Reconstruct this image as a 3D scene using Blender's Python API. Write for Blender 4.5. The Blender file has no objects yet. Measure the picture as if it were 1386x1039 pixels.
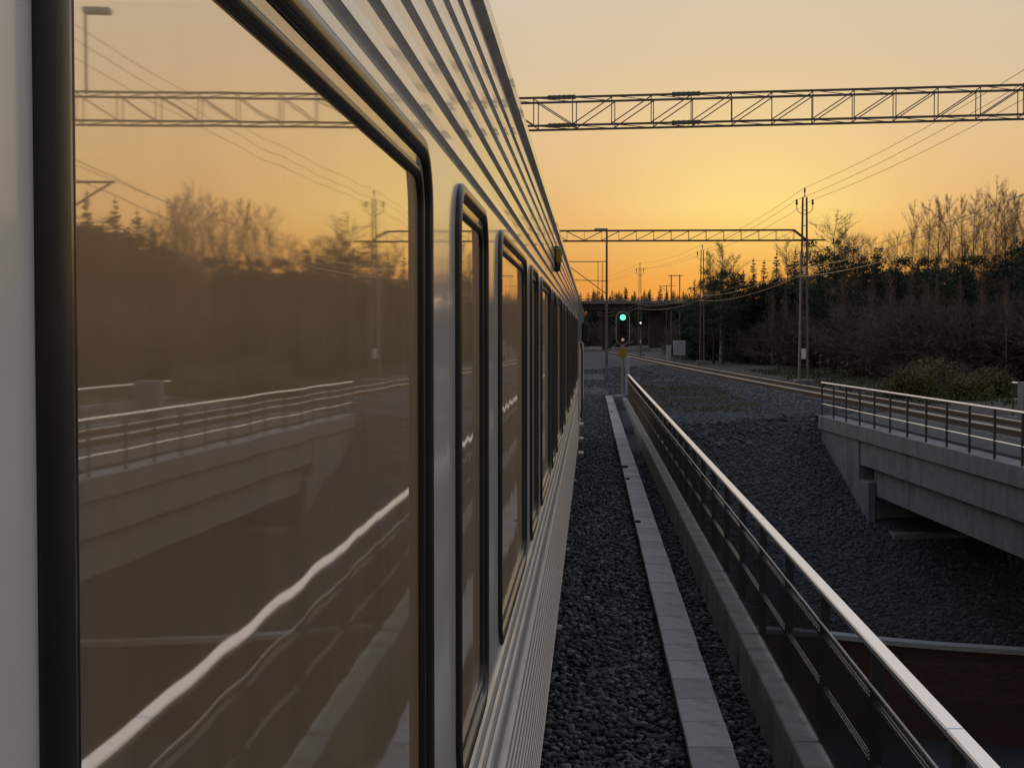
import bpy, math, random
import numpy as np
from mathutils import Vector, Matrix
R = math.radians
rnd = random.Random(7)
nrs = np.random.RandomState(11)
sc = bpy.context.scene
col = sc.collection

# ------------------------------------------------------------------ camera, sky, sun, exposure
EYE = Vector((0.0, 0.0, 2.6))
F = 2000.0            # focal length in photo pixels (photo 1386 wide)
VPX, VPY = 800.0, 452.0
YAW = math.atan((VPX-693.0)/F)
PITCH = math.atan((519.5-VPY)/F)
cam = bpy.data.cameras.new('camera'); cam_o = bpy.data.objects.new('camera', cam); col.objects.link(cam_o)
cam_o.location = EYE; cam_o.rotation_euler = (R(90)-PITCH, 0, YAW)
cam.sensor_width = 36; cam.sensor_fit = 'HORIZONTAL'; cam.lens = 36*F/1386.0
cam.clip_start = 0.02; cam.clip_end = 6000
sc.camera = cam_o

SUN_AZ, SUN_EL = R(6.3), R(1.1)       # to the right of the track, just behind the tree line
EXPO = -2.16
STR = 0.112
VS = 1.0/STR/2**EXPO     # veil colours below are display values at this exposure
world = bpy.data.worlds.new('World'); sc.world = world; world.use_nodes = True
wn = world.node_tree; wn.nodes.clear()
sky = wn.nodes.new('ShaderNodeTexSky'); sky.sky_type = 'NISHITA'; sky.sun_disc = False
sky.sun_elevation = SUN_EL; sky.sun_rotation = SUN_AZ
sky.altitude = 0; sky.air_density = 1.0; sky.dust_density = 1.0; sky.ozone_density = 1.0
bg = wn.nodes.new('ShaderNodeBackground'); bg.inputs['Strength'].default_value = STR
wo = wn.nodes.new('ShaderNodeOutputWorld')
# thin evening veil over the clear sky: it grows with height above the horizon
wtc = wn.nodes.new('ShaderNodeTexCoord'); wsp = wn.nodes.new('ShaderNodeSeparateXYZ'); wn.links.new(wtc.outputs['Generated'], wsp.inputs[0])
veil = wn.nodes.new('ShaderNodeValToRGB'); wn.links.new(wsp.outputs['Z'], veil.inputs[0]); cr = veil.color_ramp
VEIL = [(0.0, (.20, .09, .03)), (.036, (.28, .18, .07)), (.056, (.38, .26, .105)), (.081, (.50, .34, .158)), (.116, (.56, .41, .215)), (.16, (.57, .455, .29)), (.21, (.564, .48, .363)), (.33, (.68, .645, .66)), (.5, (.66, .67, .73)), (1.0, (.34, .46, .66))]
while len(cr.elements) < len(VEIL): cr.elements.new(.5)
for e_, (p_, c_) in zip(cr.elements, VEIL): e_.position = p_; e_.color = (*c_, 1)
vm_ = wn.nodes.new('ShaderNodeVectorMath'); vm_.operation = 'MULTIPLY_ADD'; vm_.inputs[1].default_value = (VS, VS, VS)
# ... and it is brighter on the side where the sun has gone down
wdt = wn.nodes.new('ShaderNodeVectorMath'); wdt.operation = 'DOT_PRODUCT'; wdt.inputs[1].default_value = (math.sin(SUN_AZ), math.cos(SUN_AZ), 0); wn.links.new(wtc.outputs['Generated'], wdt.inputs[0])
wmr = wn.nodes.new('ShaderNodeMapRange'); wmr.inputs['From Min'].default_value = -1; wmr.inputs['To Min'].default_value = .35; wn.links.new(wdt.outputs['Value'], wmr.inputs[0])
wsc = wn.nodes.new('ShaderNodeVectorMath'); wsc.operation = 'SCALE'; wn.links.new(veil.outputs[0], wsc.inputs[0]); wn.links.new(wmr.outputs[0], wsc.inputs['Scale'])
# aureole: the haze over the sunken sun is yellower
glow = wn.nodes.new('ShaderNodeValToRGB'); wn.links.new(wsp.outputs['Z'], glow.inputs[0]); cr = glow.color_ramp
GLOW = [(0.0, (0, 0, 0)), (.036, (0, .03, 0)), (.056, (.0, .08, .01)), (.085, (.07, .20, .045)), (.116, (.05, .10, .015)), (.17, (.01, .02, 0)), (.23, (0, 0, 0))]
while len(cr.elements) < len(GLOW): cr.elements.new(.5)
for e_, (p_, c_) in zip(cr.elements, GLOW): e_.position = p_; e_.color = (*c_, 1)
whz = wn.nodes.new('ShaderNodeVectorMath'); whz.operation = 'MULTIPLY'; whz.inputs[1].default_value = (1, 1, 0); wn.links.new(wtc.outputs['Generated'], whz.inputs[0])
wno = wn.nodes.new('ShaderNodeVectorMath'); wno.operation = 'NORMALIZE'; wn.links.new(whz.outputs[0], wno.inputs[0])
wd2 = wn.nodes.new('ShaderNodeVectorMath'); wd2.operation = 'DOT_PRODUCT'; wd2.inputs[1].default_value = (math.sin(SUN_AZ), math.cos(SUN_AZ), 0); wn.links.new(wno.outputs[0], wd2.inputs[0])
wm2 = wn.nodes.new('ShaderNodeMapRange'); wm2.inputs['From Min'].default_value = .988; wn.links.new(wd2.outputs['Value'], wm2.inputs[0])
wpw = wn.nodes.new('ShaderNodeMath'); wpw.operation = 'POWER'; wpw.inputs[1].default_value = 2.6; wn.links.new(wm2.outputs[0], wpw.inputs[0])
wgs = wn.nodes.new('ShaderNodeVectorMath'); wgs.operation = 'SCALE'; wn.links.new(glow.outputs[0], wgs.inputs[0]); wn.links.new(wpw.outputs[0], wgs.inputs['Scale'])
wad = wn.nodes.new('ShaderNodeVectorMath'); wad.operation = 'ADD'; wn.links.new(wsc.outputs[0], wad.inputs[0]); wn.links.new(wgs.outputs[0], wad.inputs[1])
wn.links.new(wad.outputs[0], vm_.inputs[0]); wn.links.new(sky.outputs[0], vm_.inputs[2])
wn.links.new(vm_.outputs[0], bg.inputs[0]); wn.links.new(bg.outputs[0], wo.inputs[0])

sl = bpy.data.lights.new('sun', 'SUN'); sl.energy = 2.5; sl.angle = R(0.6); sl.color = (1.0, 0.62, 0.32)
so = bpy.data.objects.new('sun', sl); col.objects.link(so)
sd = Vector((math.sin(SUN_AZ)*math.cos(SUN_EL), math.cos(SUN_AZ)*math.cos(SUN_EL), math.sin(SUN_EL)))
so.rotation_euler = sd.to_track_quat('Z', 'Y').to_euler()

sc.view_settings.view_transform = 'Standard'; sc.view_settings.look = 'None'
sc.view_settings.gamma = 1; sc.view_settings.use_curve_mapping = False
sc.view_settings.exposure = EXPO
try:
    sc.cycles.max_bounces = 8; sc.cycles.transparent_max_bounces = 24
except Exception: pass

# ------------------------------------------------------------------ helpers
Mc = Matrix.Rotation(YAW, 3, 'Z') @ Matrix.Rotation(R(90)-PITCH, 3, 'X')
def ray(px, py): return Mc @ Vector(((px-693.0)/F, -(py-519.5)/F, -1.0))
def atY(px, py, Y):      # world point on the sight line at forward distance Y (used to measure the place)
    d = ray(px, py); return EYE + d*(Y/d.y)

def tag(o, label=None, cat=None, group=None, kind=None):
    if label: o['label'] = label
    if cat: o['category'] = cat
    if group: o['group'] = group
    if kind: o['kind'] = kind
    return o
def link(o, parent=None):
    col.objects.link(o)
    if parent is not None: o.parent = parent
    return o
def empty(name, loc=(0, 0, 0), rz=0, parent=None):
    o = bpy.data.objects.new(name, None); o.location = loc; o.rotation_euler = (0, 0, rz); o.empty_display_size = .2
    return link(o, parent)
def mesh_obj(name, me, parent=None, loc=None, rz=None):
    o = bpy.data.objects.new(name, me)
    if loc is not None: o.location = loc
    if rz is not None: o.rotation_euler = (0, 0, rz)
    return link(o, parent)

class MB:
    def __init__(s): s.v = []; s.f = []; s.mi = []; s.cur = 0
    def add(s, vs, fs):
        n = len(s.v); s.v += [tuple(v) for v in vs]
        for f in fs: s.f.append(tuple(i+n for i in f)); s.mi.append(s.cur)
        return s
    def box(s, x0, x1, y0, y1, z0, z1, b=0.0):
        if b <= 0:
            vs = [(x0,y0,z0),(x1,y0,z0),(x1,y1,z0),(x0,y1,z0),(x0,y0,z1),(x1,y0,z1),(x1,y1,z1),(x0,y1,z1)]
            return s.add(vs, [(0,3,2,1),(4,5,6,7),(0,1,5,4),(1,2,6,5),(2,3,7,6),(3,0,4,7)])
        rings = []
        for (ins, z) in ((b, z0), (0, z0+b), (0, z1-b), (b, z1)):
            rings.append([(x0+ins, y0+b, z), (x0+b, y0+ins, z), (x1-b, y0+ins, z), (x1-ins, y0+b, z),
                          (x1-ins, y1-b, z), (x1-b, y1-ins, z), (x0+b, y1-ins, z), (x0+ins, y1-b, z)])
        vs = [p for r in rings for p in r]; fs = []
        for k in range(3):
            for i in range(8):
                a = k*8+i; c = k*8+(i+1) % 8; fs.append((a, c, c+8, a+8))
        fs.append(tuple(range(7, -1, -1))); fs.append(tuple(range(24, 32)))
        return s.add(vs, fs)
    def tube(s, p0, p1, r0, r1=None, n=6, cap=True):
        if r1 is None: r1 = r0
        p0 = Vector(p0); p1 = Vector(p1); d = (p1-p0)
        if d.length < 1e-9: return s
        d.normalize(); a = d.orthogonal().normalized(); b = d.cross(a)
        vs = []
        for (p, r) in ((p0, r0), (p1, r1)):
            for i in range(n):
                t = 2*math.pi*i/n; vs.append(p + a*(math.cos(t)*r) + b*(math.sin(t)*r))
        fs = [(i, (i+1) % n, n+(i+1) % n, n+i) for i in range(n)]
        if cap: fs += [tuple(range(n-1, -1, -1)), tuple(range(n, 2*n))]
        return s.add(vs, fs)
    def bar(s, p0, p1, w, h):      # rectangular bar, w horizontal, h the other way
        p0 = Vector(p0); p1 = Vector(p1); d = (p1-p0).normalized()
        up = Vector((0, 0, 1)) if abs(d.z) < .95 else Vector((0, 1, 0))
        a = d.cross(up).normalized(); b = a.cross(d).normalized()
        vs = []
        for p in (p0, p1):
            for (i, j) in ((-1, -1), (1, -1), (1, 1), (-1, 1)): vs.append(p + a*(i*w/2) + b*(j*h/2))
        return s.add(vs, [(0,1,2,3),(7,6,5,4),(0,4,5,1),(1,5,6,2),(2,6,7,3),(3,7,4,0)])
    def path(s, pts, r, n=5):
        pts = [Vector(p) for p in pts]; vs = []; N = len(pts)
        for k, p in enumerate(pts):
            d = (pts[min(k+1, N-1)]-pts[max(k-1, 0)]).normalized(); a = d.orthogonal().normalized()
            up = Vector((0, 0, 1))
            a = d.cross(up).normalized() if abs(d.z) < .9 else d.cross(Vector((0, 1, 0))).normalized()
            b = a.cross(d)
            for i in range(n):
                t = 2*math.pi*i/n; vs.append(p + a*(math.cos(t)*r) + b*(math.sin(t)*r))
        fs = []
        for k in range(N-1):
            for i in range(n): fs.append((k*n+i, k*n+(i+1) % n, (k+1)*n+(i+1) % n, (k+1)*n+i))
        fs += [tuple(range(n-1, -1, -1)), tuple(range((N-1)*n, N*n))]
        return s.add(vs, fs)
    def mesh(s, name, mats, smooth=False):
        me = bpy.data.meshes.new(name); me.from_pydata(s.v, [], s.f)
        for m in (mats if isinstance(mats, (list, tuple)) else [mats]): me.materials.append(m)
        if any(s.mi): me.polygons.foreach_set('material_index', s.mi)
        if smooth: me.polygons.foreach_set('use_smooth', [True]*len(s.f))
        me.update(); return me
    def build(s, name, mats, parent=None, loc=None, rz=None, smooth=False):
        return mesh_obj(name, s.mesh(name, mats, smooth), parent, loc, rz)

def np_mesh(name, V, T, mats, mi=None, smooth=False):
    """fast triangle/quad mesh from numpy arrays"""
    me = bpy.data.meshes.new(name); k = T.shape[1]
    me.vertices.add(len(V)); me.vertices.foreach_set('co', np.ascontiguousarray(V, dtype=np.float32).ravel())
    me.loops.add(T.size); me.loops.foreach_set('vertex_index', np.ascontiguousarray(T, dtype=np.int32).ravel())
    me.polygons.add(len(T)); me.polygons.foreach_set('loop_start', np.arange(0, T.size, k, dtype=np.int32))
    me.polygons.foreach_set('loop_total', np.full(len(T), k, dtype=np.int32))
    for m in (mats if isinstance(mats, (list, tuple)) else [mats]): me.materials.append(m)
    if mi is not None: me.polygons.foreach_set('material_index', np.ascontiguousarray(mi, dtype=np.int32))
    if smooth: me.polygons.foreach_set('use_smooth', np.ones(len(T), dtype=bool))
    me.update(); me.validate(); return me

# ------------------------------------------------------------------ materials
def mat(name, c1, c2=None, scale=5.0, rough=.8, rough2=None, metal=0.0, bump=0.0, bscale=None, bdist=.01, coat=0.0,
        coat_r=.05, detail=6.0, stretch=(1, 1, 1), spec=.5, dirt=None, dirt_scale=1.0, dirt_stretch=(1, 1, 1), objrand=0.0, ior=None):
    m = bpy.data.materials.new(name); m.use_nodes = True; nt = m.node_tree; N = nt.nodes; L = nt.links
    p = N['Principled BSDF']; p.inputs['Roughness'].default_value = rough; p.inputs['Metallic'].default_value = metal
    p.inputs['Coat Weight'].default_value = coat; p.inputs['Coat Roughness'].default_value = coat_r
    p.inputs['Specular IOR Level'].default_value = spec
    if ior: p.inputs['IOR'].default_value = ior
    c2 = c2 or c1
    tc = N.new('ShaderNodeTexCoord'); mp = N.new('ShaderNodeMapping'); mp.inputs['Scale'].default_value = stretch
    L.new(tc.outputs['Object'], mp.inputs[0])
    nz = N.new('ShaderNodeTexNoise'); nz.inputs['Scale'].default_value = scale; nz.inputs['Detail'].default_value = detail
    nz.inputs['Roughness'].default_value = .62; L.new(mp.outputs[0], nz.inputs[0])
    rp = N.new('ShaderNodeValToRGB'); rp.color_ramp.elements[0].position = .33; rp.color_ramp.elements[1].position = .68
    rp.color_ramp.elements[0].color = (*c1, 1); rp.color_ramp.elements[1].color = (*c2, 1)
    L.new(nz.outputs['Fac'], rp.inputs[0]); out = rp.outputs[0]
    if dirt:
        n2 = N.new('ShaderNodeTexNoise'); n2.inputs['Scale'].default_value = dirt_scale; n2.inputs['Detail'].default_value = 5
        mq = N.new('ShaderNodeMapping'); mq.inputs['Scale'].default_value = dirt_stretch; L.new(tc.outputs['Object'], mq.inputs[0]); L.new(mq.outputs[0], n2.inputs[0])
        r2 = N.new('ShaderNodeValToRGB'); r2.color_ramp.elements[0].position = .5; r2.color_ramp.elements[1].position = .68
        mx = N.new('ShaderNodeMixRGB'); L.new(n2.outputs['Fac'], r2.inputs[0]); L.new(r2.outputs[0], mx.inputs[0])
        L.new(out, mx.inputs[1]); mx.inputs[2].default_value = (*dirt, 1); out = mx.outputs[0]
    if objrand > 0:
        oi = N.new('ShaderNodeObjectInfo'); mr = N.new('ShaderNodeMapRange'); hv = N.new('ShaderNodeHueSaturation')
        mr.inputs['To Min'].default_value = 1-objrand; mr.inputs['To Max'].default_value = 1+objrand
        L.new(oi.outputs['Random'], mr.inputs[0]); L.new(mr.outputs[0], hv.inputs['Value']); L.new(out, hv.inputs['Color']); out = hv.outputs[0]
    L.new(out, p.inputs['Base Color'])
    if rough2 is not None:
        r3 = N.new('ShaderNodeMapRange'); r3.inputs['To Min'].default_value = rough; r3.inputs['To Max'].default_value = rough2
        L.new(nz.outputs['Fac'], r3.inputs[0]); L.new(r3.outputs[0], p.inputs['Roughness'])
    if bump > 0:
        n4 = N.new('ShaderNodeTexNoise'); n4.inputs['Scale'].default_value = bscale or scale*3; n4.inputs['Detail'].default_value = 4
        L.new(mp.outputs[0], n4.inputs[0])
        b = N.new('ShaderNodeBump'); b.inputs['Strength'].default_value = bump; b.inputs['Distance'].default_value = bdist
        L.new(n4.outputs['Fac'], b.inputs['Height']); L.new(b.outputs[0], p.inputs['Normal'])
        if coat > 0: L.new(b.outputs[0], p.inputs['Coat Normal'])
    return m
def emit(name, c, s, base=(.02, .02, .02)):
    m = bpy.data.materials.new(name); m.use_nodes = True; p = m.node_tree.nodes['Principled BSDF']
    p.inputs['Base Color'].default_value = (*base, 1)
    p.inputs['Emission Color'].default_value = (*c, 1); p.inputs['Emission Strength'].default_value = s
    return m

def train_paint():
    m = mat('train_paint', (.84, .82, .785), (.88, .86, .82), scale=2.2, rough=.30, metal=.0, coat=.72, coat_r=.07, spec=.35,
            bump=1.0, bscale=3.2, bdist=.0011, stretch=(1, 1.0, .35), dirt=(.74, .715, .67), dirt_scale=1.6, dirt_stretch=(1, 4, .35))
    return m
def window_glass():
    m = bpy.data.materials.new('tinted_mirror_glass'); m.use_nodes = True; nt = m.node_tree; N = nt.nodes; L = nt.links
    p = N['Principled BSDF']
    p.inputs['Base Color'].default_value = (1.0, .93, .84, 1); p.inputs['Metallic'].default_value = 1.0
    p.inputs['Roughness'].default_value = .022
    tc = N.new('ShaderNodeTexCoord')
    mp = N.new('ShaderNodeMapping'); mp.inputs['Scale'].default_value = (1, 1.0, .55); L.new(tc.outputs['Object'], mp.inputs[0])
    nz = N.new('ShaderNodeTexNoise'); nz.inputs['Scale'].default_value = 6.0; nz.inputs['Detail'].default_value = 1.0
    L.new(mp.outputs[0], nz.inputs[0])
    b = N.new('ShaderNodeBump'); b.inputs['Strength'].default_value = 1; b.inputs['Distance'].default_value = .0002
    L.new(nz.outputs['Fac'], b.inputs['Height']); L.new(b.outputs[0], p.inputs['Normal'])
    d = N.new('ShaderNodeBsdfDiffuse')
    # dried-on road film: brownish dust, streaked downwards
    mp2 = N.new('ShaderNodeMapping'); mp2.inputs['Scale'].default_value = (1, 5, .6); L.new(tc.outputs['Object'], mp2.inputs[0])
    n2 = N.new('ShaderNodeTexNoise'); n2.inputs['Scale'].default_value = 3.0; n2.inputs['Detail'].default_value = 7; L.new(mp2.outputs[0], n2.inputs[0])
    d.inputs[0].default_value = (.64, .48, .34, 1)
    gl = N.new('ShaderNodeBsdfGlossy'); gl.inputs['Color'].default_value = (.95, .74, .50, 1); gl.inputs['Roughness'].default_value = .42
    dm = N.new('ShaderNodeMixShader'); dm.inputs[0].default_value = .5; L.new(d.outputs[0], dm.inputs[1]); L.new(gl.outputs[0], dm.inputs[2])
    mr = N.new('ShaderNodeMapRange'); mr.inputs['To Min'].default_value = .30; mr.inputs['To Max'].default_value = .46
    L.new(n2.outputs['Fac'], mr.inputs[0])
    mx = N.new('ShaderNodeMixShader'); L.new(mr.outputs[0], mx.inputs[0])
    L.new(p.outputs[0], mx.inputs[1]); L.new(dm.outputs[0], mx.inputs[2])
    L.new(mx.outputs[0], N['Material Output'].inputs['Surface'])
    return m
def mesh_sheet():
    """fine punched steel sheet: square holes in object space"""
    m = bpy.data.materials.new('punched_sheet'); m.use_nodes = True; nt = m.node_tree; N = nt.nodes; L = nt.links
    p = N['Principled BSDF']; p.inputs['Base Color'].default_value = (.030, .028, .026, 1); p.inputs['Roughness'].default_value = .6
    p.inputs['Metallic'].default_value = .4
    tc = N.new('ShaderNodeTexCoord'); sp = N.new('ShaderNodeSeparateXYZ'); L.new(tc.outputs['Object'], sp.inputs[0])
    outs = []
    for ax in ('Y', 'Z'):
        a = N.new('ShaderNodeMath'); a.operation = 'MULTIPLY'; a.inputs[1].default_value = 1/.022; L.new(sp.outputs[ax], a.inputs[0])
        f = N.new('ShaderNodeMath'); f.operation = 'FRACT'; L.new(a.outputs[0], f.inputs[0])
        g = N.new('ShaderNodeMath'); g.operation = 'GREATER_THAN'; g.inputs[1].default_value = .33; L.new(f.outputs[0], g.inputs[0]); outs.append(g)
    mu = N.new('ShaderNodeMath'); mu.operation = 'MULTIPLY'; L.new(outs[0].outputs[0], mu.inputs[0]); L.new(outs[1].outputs[0], mu.inputs[1])
    tr = N.new('ShaderNodeBsdfTransparent'); mx = N.new('ShaderNodeMixShader')
    L.new(mu.outputs[0], mx.inputs[0]); L.new(p.outputs[0], mx.inputs[1]); L.new(tr.outputs[0], mx.inputs[2])
    L.new(mx.outputs[0], N['Material Output'].inputs['Surface'])
    return m

M = dict(
    paint=train_paint(), glass=window_glass(), sheet=mesh_sheet(),
    rubber=mat('black_rubber', (.012, .013, .016), (.02, .021, .025), scale=20, rough=.36, rough2=.46, coat=.3, coat_r=.1, spec=.35, bump=.25, bscale=30, bdist=.0004),
    rim=mat('rim_metal', (.50, .485, .46), (.56, .54, .51), scale=8, rough=.25, coat=.8),
    under=mat('underframe_grime', (.022, .021, .02), (.05, .045, .04), scale=6, rough=.75),
    roofp=mat('roof_paint', (.10, .10, .10), (.16, .155, .15), scale=4, rough=.5),
    loco=mat('loco_paint', (.30, .36, .42), (.36, .42, .48), scale=2, rough=.35, coat=.6, bump=.6, bscale=3, bdist=.001),
    cream=mat('cream_paint', (.60, .52, .42), (.66, .58, .48), scale=3, rough=.4, coat=.4),
    yellow=mat('yellow_plastic', (.30, .21, .025), (.38, .27, .035), scale=9, rough=.4),
    black=mat('black_plastic', (.012, .012, .012), (.02, .02, .02), scale=9, rough=.5),
    ballast=mat('ballast', (.035, .035, .036), (.115, .112, .110), scale=26, rough=.9, bump=1, bscale=22, bdist=.05, detail=8),
    stone=mat('ballast_stone', (.028, .028, .030), (.17, .165, .16), scale=12, rough=.85, bump=.5, bscale=60, bdist=.01),
    gravel=mat('slope_gravel', (.035, .038, .045), (.080, .084, .092), scale=7, rough=.95, bump=1, bscale=6, bdist=.08, detail=9, dirt=(.062, .052, .036), dirt_scale=.22),
    slopestone=mat('slope_stone', (.060, .063, .070), (.15, .152, .158), scale=2.5, rough=.9),
    soil=mat('dry_ground', (.040, .036, .026), (.095, .085, .062), scale=.6, rough=1, bump=1, bscale=5, bdist=.08, dirt=(.045, .058, .022), dirt_scale=.12, detail=9),
    road=mat('asphalt', (.045, .047, .052), (.062, .064, .07), scale=14, rough=.85, bump=.4, bscale=90, bdist=.01),
    conc=mat('concrete', (.165, .168, .172), (.25, .25, .25), scale=2.2, rough=.85, bump=.35, bscale=24, bdist=.006, dirt=(.135, .133, .13), dirt_scale=.8, dirt_stretch=(1.6, 1.6, .35), detail=9),
    lid=mat('lid_concrete', (.30, .295, .285), (.40, .39, .375), scale=7, rough=.85, bump=.35, bscale=60, bdist=.004, dirt=(.22, .21, .185), dirt_scale=2.5, objrand=.14),
    kerb=mat('kerb_concrete', (.20, .195, .175), (.32, .31, .285), scale=4, rough=.9, bump=.45, bscale=30, bdist=.008, dirt=(.12, .115, .08), dirt_scale=1.6, detail=9),
    rail=mat('polished_handrail', (.90, .90, .92), (.95, .95, .96), scale=3, rough=.30, rough2=.42, metal=1.0, bump=.15, bscale=14, bdist=.002, stretch=(1, .25, 1)),
    galv=mat('galvanised', (.28, .285, .29), (.40, .40, .405), scale=10, rough=.45, metal=.8),
    darkpost=mat('dark_painted_steel', (.035, .036, .038), (.06, .06, .06), scale=8, rough=.5, metal=.3),
    tracksteel=mat('rail_steel', (.80, .76, .72), (.88, .84, .8), scale=4, rough=.34, metal=1.0),
    railrust=mat('rusty_rail', (.07, .04, .028), (.12, .07, .045), scale=6, rough=.85),
    sleeper=mat('sleeper_concrete', (.16, .14, .12), (.24, .21, .18), scale=5, rough=.9, objrand=.2),
    gantry=mat('gantry_steel', (.14, .118, .11), (.22, .185, .165), scale=3, rough=.6, metal=.3),
    rustmast=mat('rust_primer_mast', (.20, .12, .085), (.28, .17, .12), scale=2, rough=.75),
    wire=mat('wire', (.10, .09, .08), (.14, .12, .10), scale=3, rough=.4, metal=.7),
    feeder=mat('aluminium_feeder', (.6, .58, .55), (.66, .64, .6), scale=3, rough=.3, metal=.9),
    insul=mat('brown_porcelain', (.10, .05, .03), (.14, .07, .04), scale=5, rough=.25),
    white=mat('white_enamel', (.68, .68, .66), (.76, .76, .74), scale=5, rough=.4),
    grey=mat('grey_cabinet', (.36, .38, .40), (.44, .46, .48), scale=4, rough=.5),
    green_l=emit('green_lamp', (.10, 1.0, .38), 11.0), warm_l=emit('warm_lamp', (1.0, .55, .40), 1.6), white_l=emit('white_lamp', (1.0, .92, .8), 7.0),
    brick=mat('brick', (.075, .036, .033), (.115, .056, .048), scale=7, rough=.9, bump=.4, bscale=40, bdist=.005, objrand=.25),
    mortar=mat('mortar', (.12, .112, .108), (.15, .14, .135), scale=9, rough=.95),
    bark=mat('dark_bark', (.035, .026, .02), (.075, .055, .04), scale=6, rough=.95),
    birchbark=mat('birch_bark', (.30, .27, .24), (.42, .39, .35), scale=3, rough=.85, stretch=(1, 1, .4), dirt=(.05, .04, .035), dirt_scale=1.4),
    twig=mat('twig', (.20, .13, .09), (.28, .19, .13), scale=2, rough=.9),
    shrubstem=mat('shrub_stem', (.085, .070, .056), (.16, .13, .105), scale=2, rough=.95),
    coping=mat('coping_stone', (.34, .35, .36), (.42, .43, .44), scale=5, rough=.7),
    needle=mat('needles', (.018, .030, .014), (.040, .058, .026), scale=1.3, rough=.8, objrand=.25),
    pneedle=mat('pine_needles', (.026, .040, .018), (.055, .072, .032), scale=1.3, rough=.8, objrand=.25),
    leaf=mat('young_leaf', (.095, .098, .022), (.155, .145, .038), scale=2, rough=.7),
    shrub=mat('shrub', (.05, .042, .026), (.085, .075, .04), scale=.8, rough=.95, objrand=.25),
    grass=mat('grass', (.045, .055, .02), (.10, .105, .04), scale=1.0, rough=.9),
    drygrass=mat('dry_grass', (.10, .085, .045), (.17, .145, .08), scale=1.5, rough=.95),
)

def stone_mat(name, c1, c2, c3):
    m = mat(name, (1, 1, 1), (.75, .75, .75), scale=30, rough=.85, bump=.5, bscale=50, bdist=.01); nt = m.node_tree; N = nt.nodes; L = nt.links
    a = N.new('ShaderNodeAttribute'); a.attribute_name = 'tone'; r = N.new('ShaderNodeValToRGB')
    r.color_ramp.elements.new(.6)
    for q_, (p_, c_) in enumerate(((0, c1), (.6, c2), (1, c3))): r.color_ramp.elements[q_].position = p_; r.color_ramp.elements[q_].color = (*c_, 1)
    p = N['Principled BSDF']; src = p.inputs['Base Color'].links[0].from_socket; mx = N.new('ShaderNodeMixRGB'); mx.blend_type = 'MULTIPLY'; mx.inputs[0].default_value = 1
    L.new(a.outputs['Fac'], r.inputs[0]); L.new(r.outputs[0], mx.inputs[1]); L.new(src, mx.inputs[2]); L.new(mx.outputs[0], p.inputs['Base Color']); return m
M['stone'] = stone_mat('ballast_stone', (.014, .014, .015), (.125, .12, .117), (.36, .34, .32))
M['slopestone'] = stone_mat('slope_stone', (.034, .037, .043), (.080, .085, .094), (.16, .162, .168))
# ------------------------------------------------------------------ terrain
XE = 1.60                                      # outer edge of our deck
def sstep(t): t = np.clip(t, 0, 1); return t*t*(3-2*t)
def lin(x, xs, ys): return np.interp(x, xs, ys)
def y_edge(x): return lin(x, [-60, 1.6, 3.5, 8.0, 14, 40], [47, 47.5, 49, 55, 57, 60])     # top of the slope
def y_wall(x): return lin(x, [-60, 1.6, 5.5, 8, 11.5, 16, 40], [39.6, 39.6, 39.0, 37.6, 36.6, 36.4, 36.4])     # brick wall at its foot
ZW, ZR = -5.25, -7.6
def ground_z(x, y):
    x = np.asarray(x, float); y = np.asarray(y, float)
    ye, yw = y_edge(x), y_wall(x)+.80
    t = (ye-y)/(ye-yw)
    tt = np.clip(t, 0, 1)
    z = -.38 + (ZW-.10+.38)*(tt*.86+.14*sstep(tt))
    z = np.where(t > 1, ZR, z)
    z = z + .12*np.sin(x*.7+1.3)*np.sin(y*.23)*np.clip((y-70)/40, 0, 1)
    far = np.clip((np.hypot(x-10, y-100)-60)/250, 0, 1); z = z + far*1.2*np.sin(x*.013+.5)
    # forest floor climbs gently to the right
    z = z + np.clip((x-26)/60, 0, 1)*3.0*np.clip((y-55)/30, 0, 1)
    return z
def axis(parts):
    a = []
    for (lo, hi, st) in parts: a += list(np.arange(lo, hi, st))
    return np.array(a+[parts[-1][1]])
gx = axis([(-1500, -100, 100), (-100, -4, 6), (-4, 16, .5), (16, 60, 2), (60, 120, 10), (120, 1500, 120)])
gy = axis([(-300, -20, 40), (-20, 32, 4), (32, 60, .5), (60, 120, 2), (120, 400, 10), (400, 3000, 200)])
X, Y = np.meshgrid(gx, gy); Z = ground_z(X, Y)
V = np.stack([X.ravel(), Y.ravel(), Z.ravel()], 1); nx, ny = len(gx), len(gy)
ii, jj = np.meshgrid(np.arange(nx-1), np.arange(ny-1)); a = (jj*nx+ii).ravel()
Q = np.stack([a, a+1, a+nx+1, a+nx], 1)
cx = V[Q].mean(1)
gm = np.where(cx[:, 1] < 60, 0, 1); gm = np.where((cx[:, 2] < ZR+.02) & (cx[:, 1] < 45), 2, gm)
gm = np.where((cx[:, 1] > 60) & (cx[:, 1] < 240) & (cx[:, 0] < 12.6-.028*(cx[:, 1]-60)) & (cx[:, 0] > -8), 0, gm)
o = mesh_obj('ground', np_mesh('ground', V, Q, [M['gravel'], M['soil'], M['road']], gm, smooth=True)); o['kind'] = 'structure'

ctrl = [(15.2, 8), (13.05, 30), (12.0, 42), (10.9, 58), (9.9, 78), (8.6, 106), (6.6, 150), (4.0, 204), (.4, 290), (-4.5, 400)]
cyy = np.array([c[1] for c in ctrl]); cxx = np.array([c[0] for c in ctrl])
pf = np.polyfit(cyy, cxx, 3)
def track_x(y): return float(np.polyval(pf, y))
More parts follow.
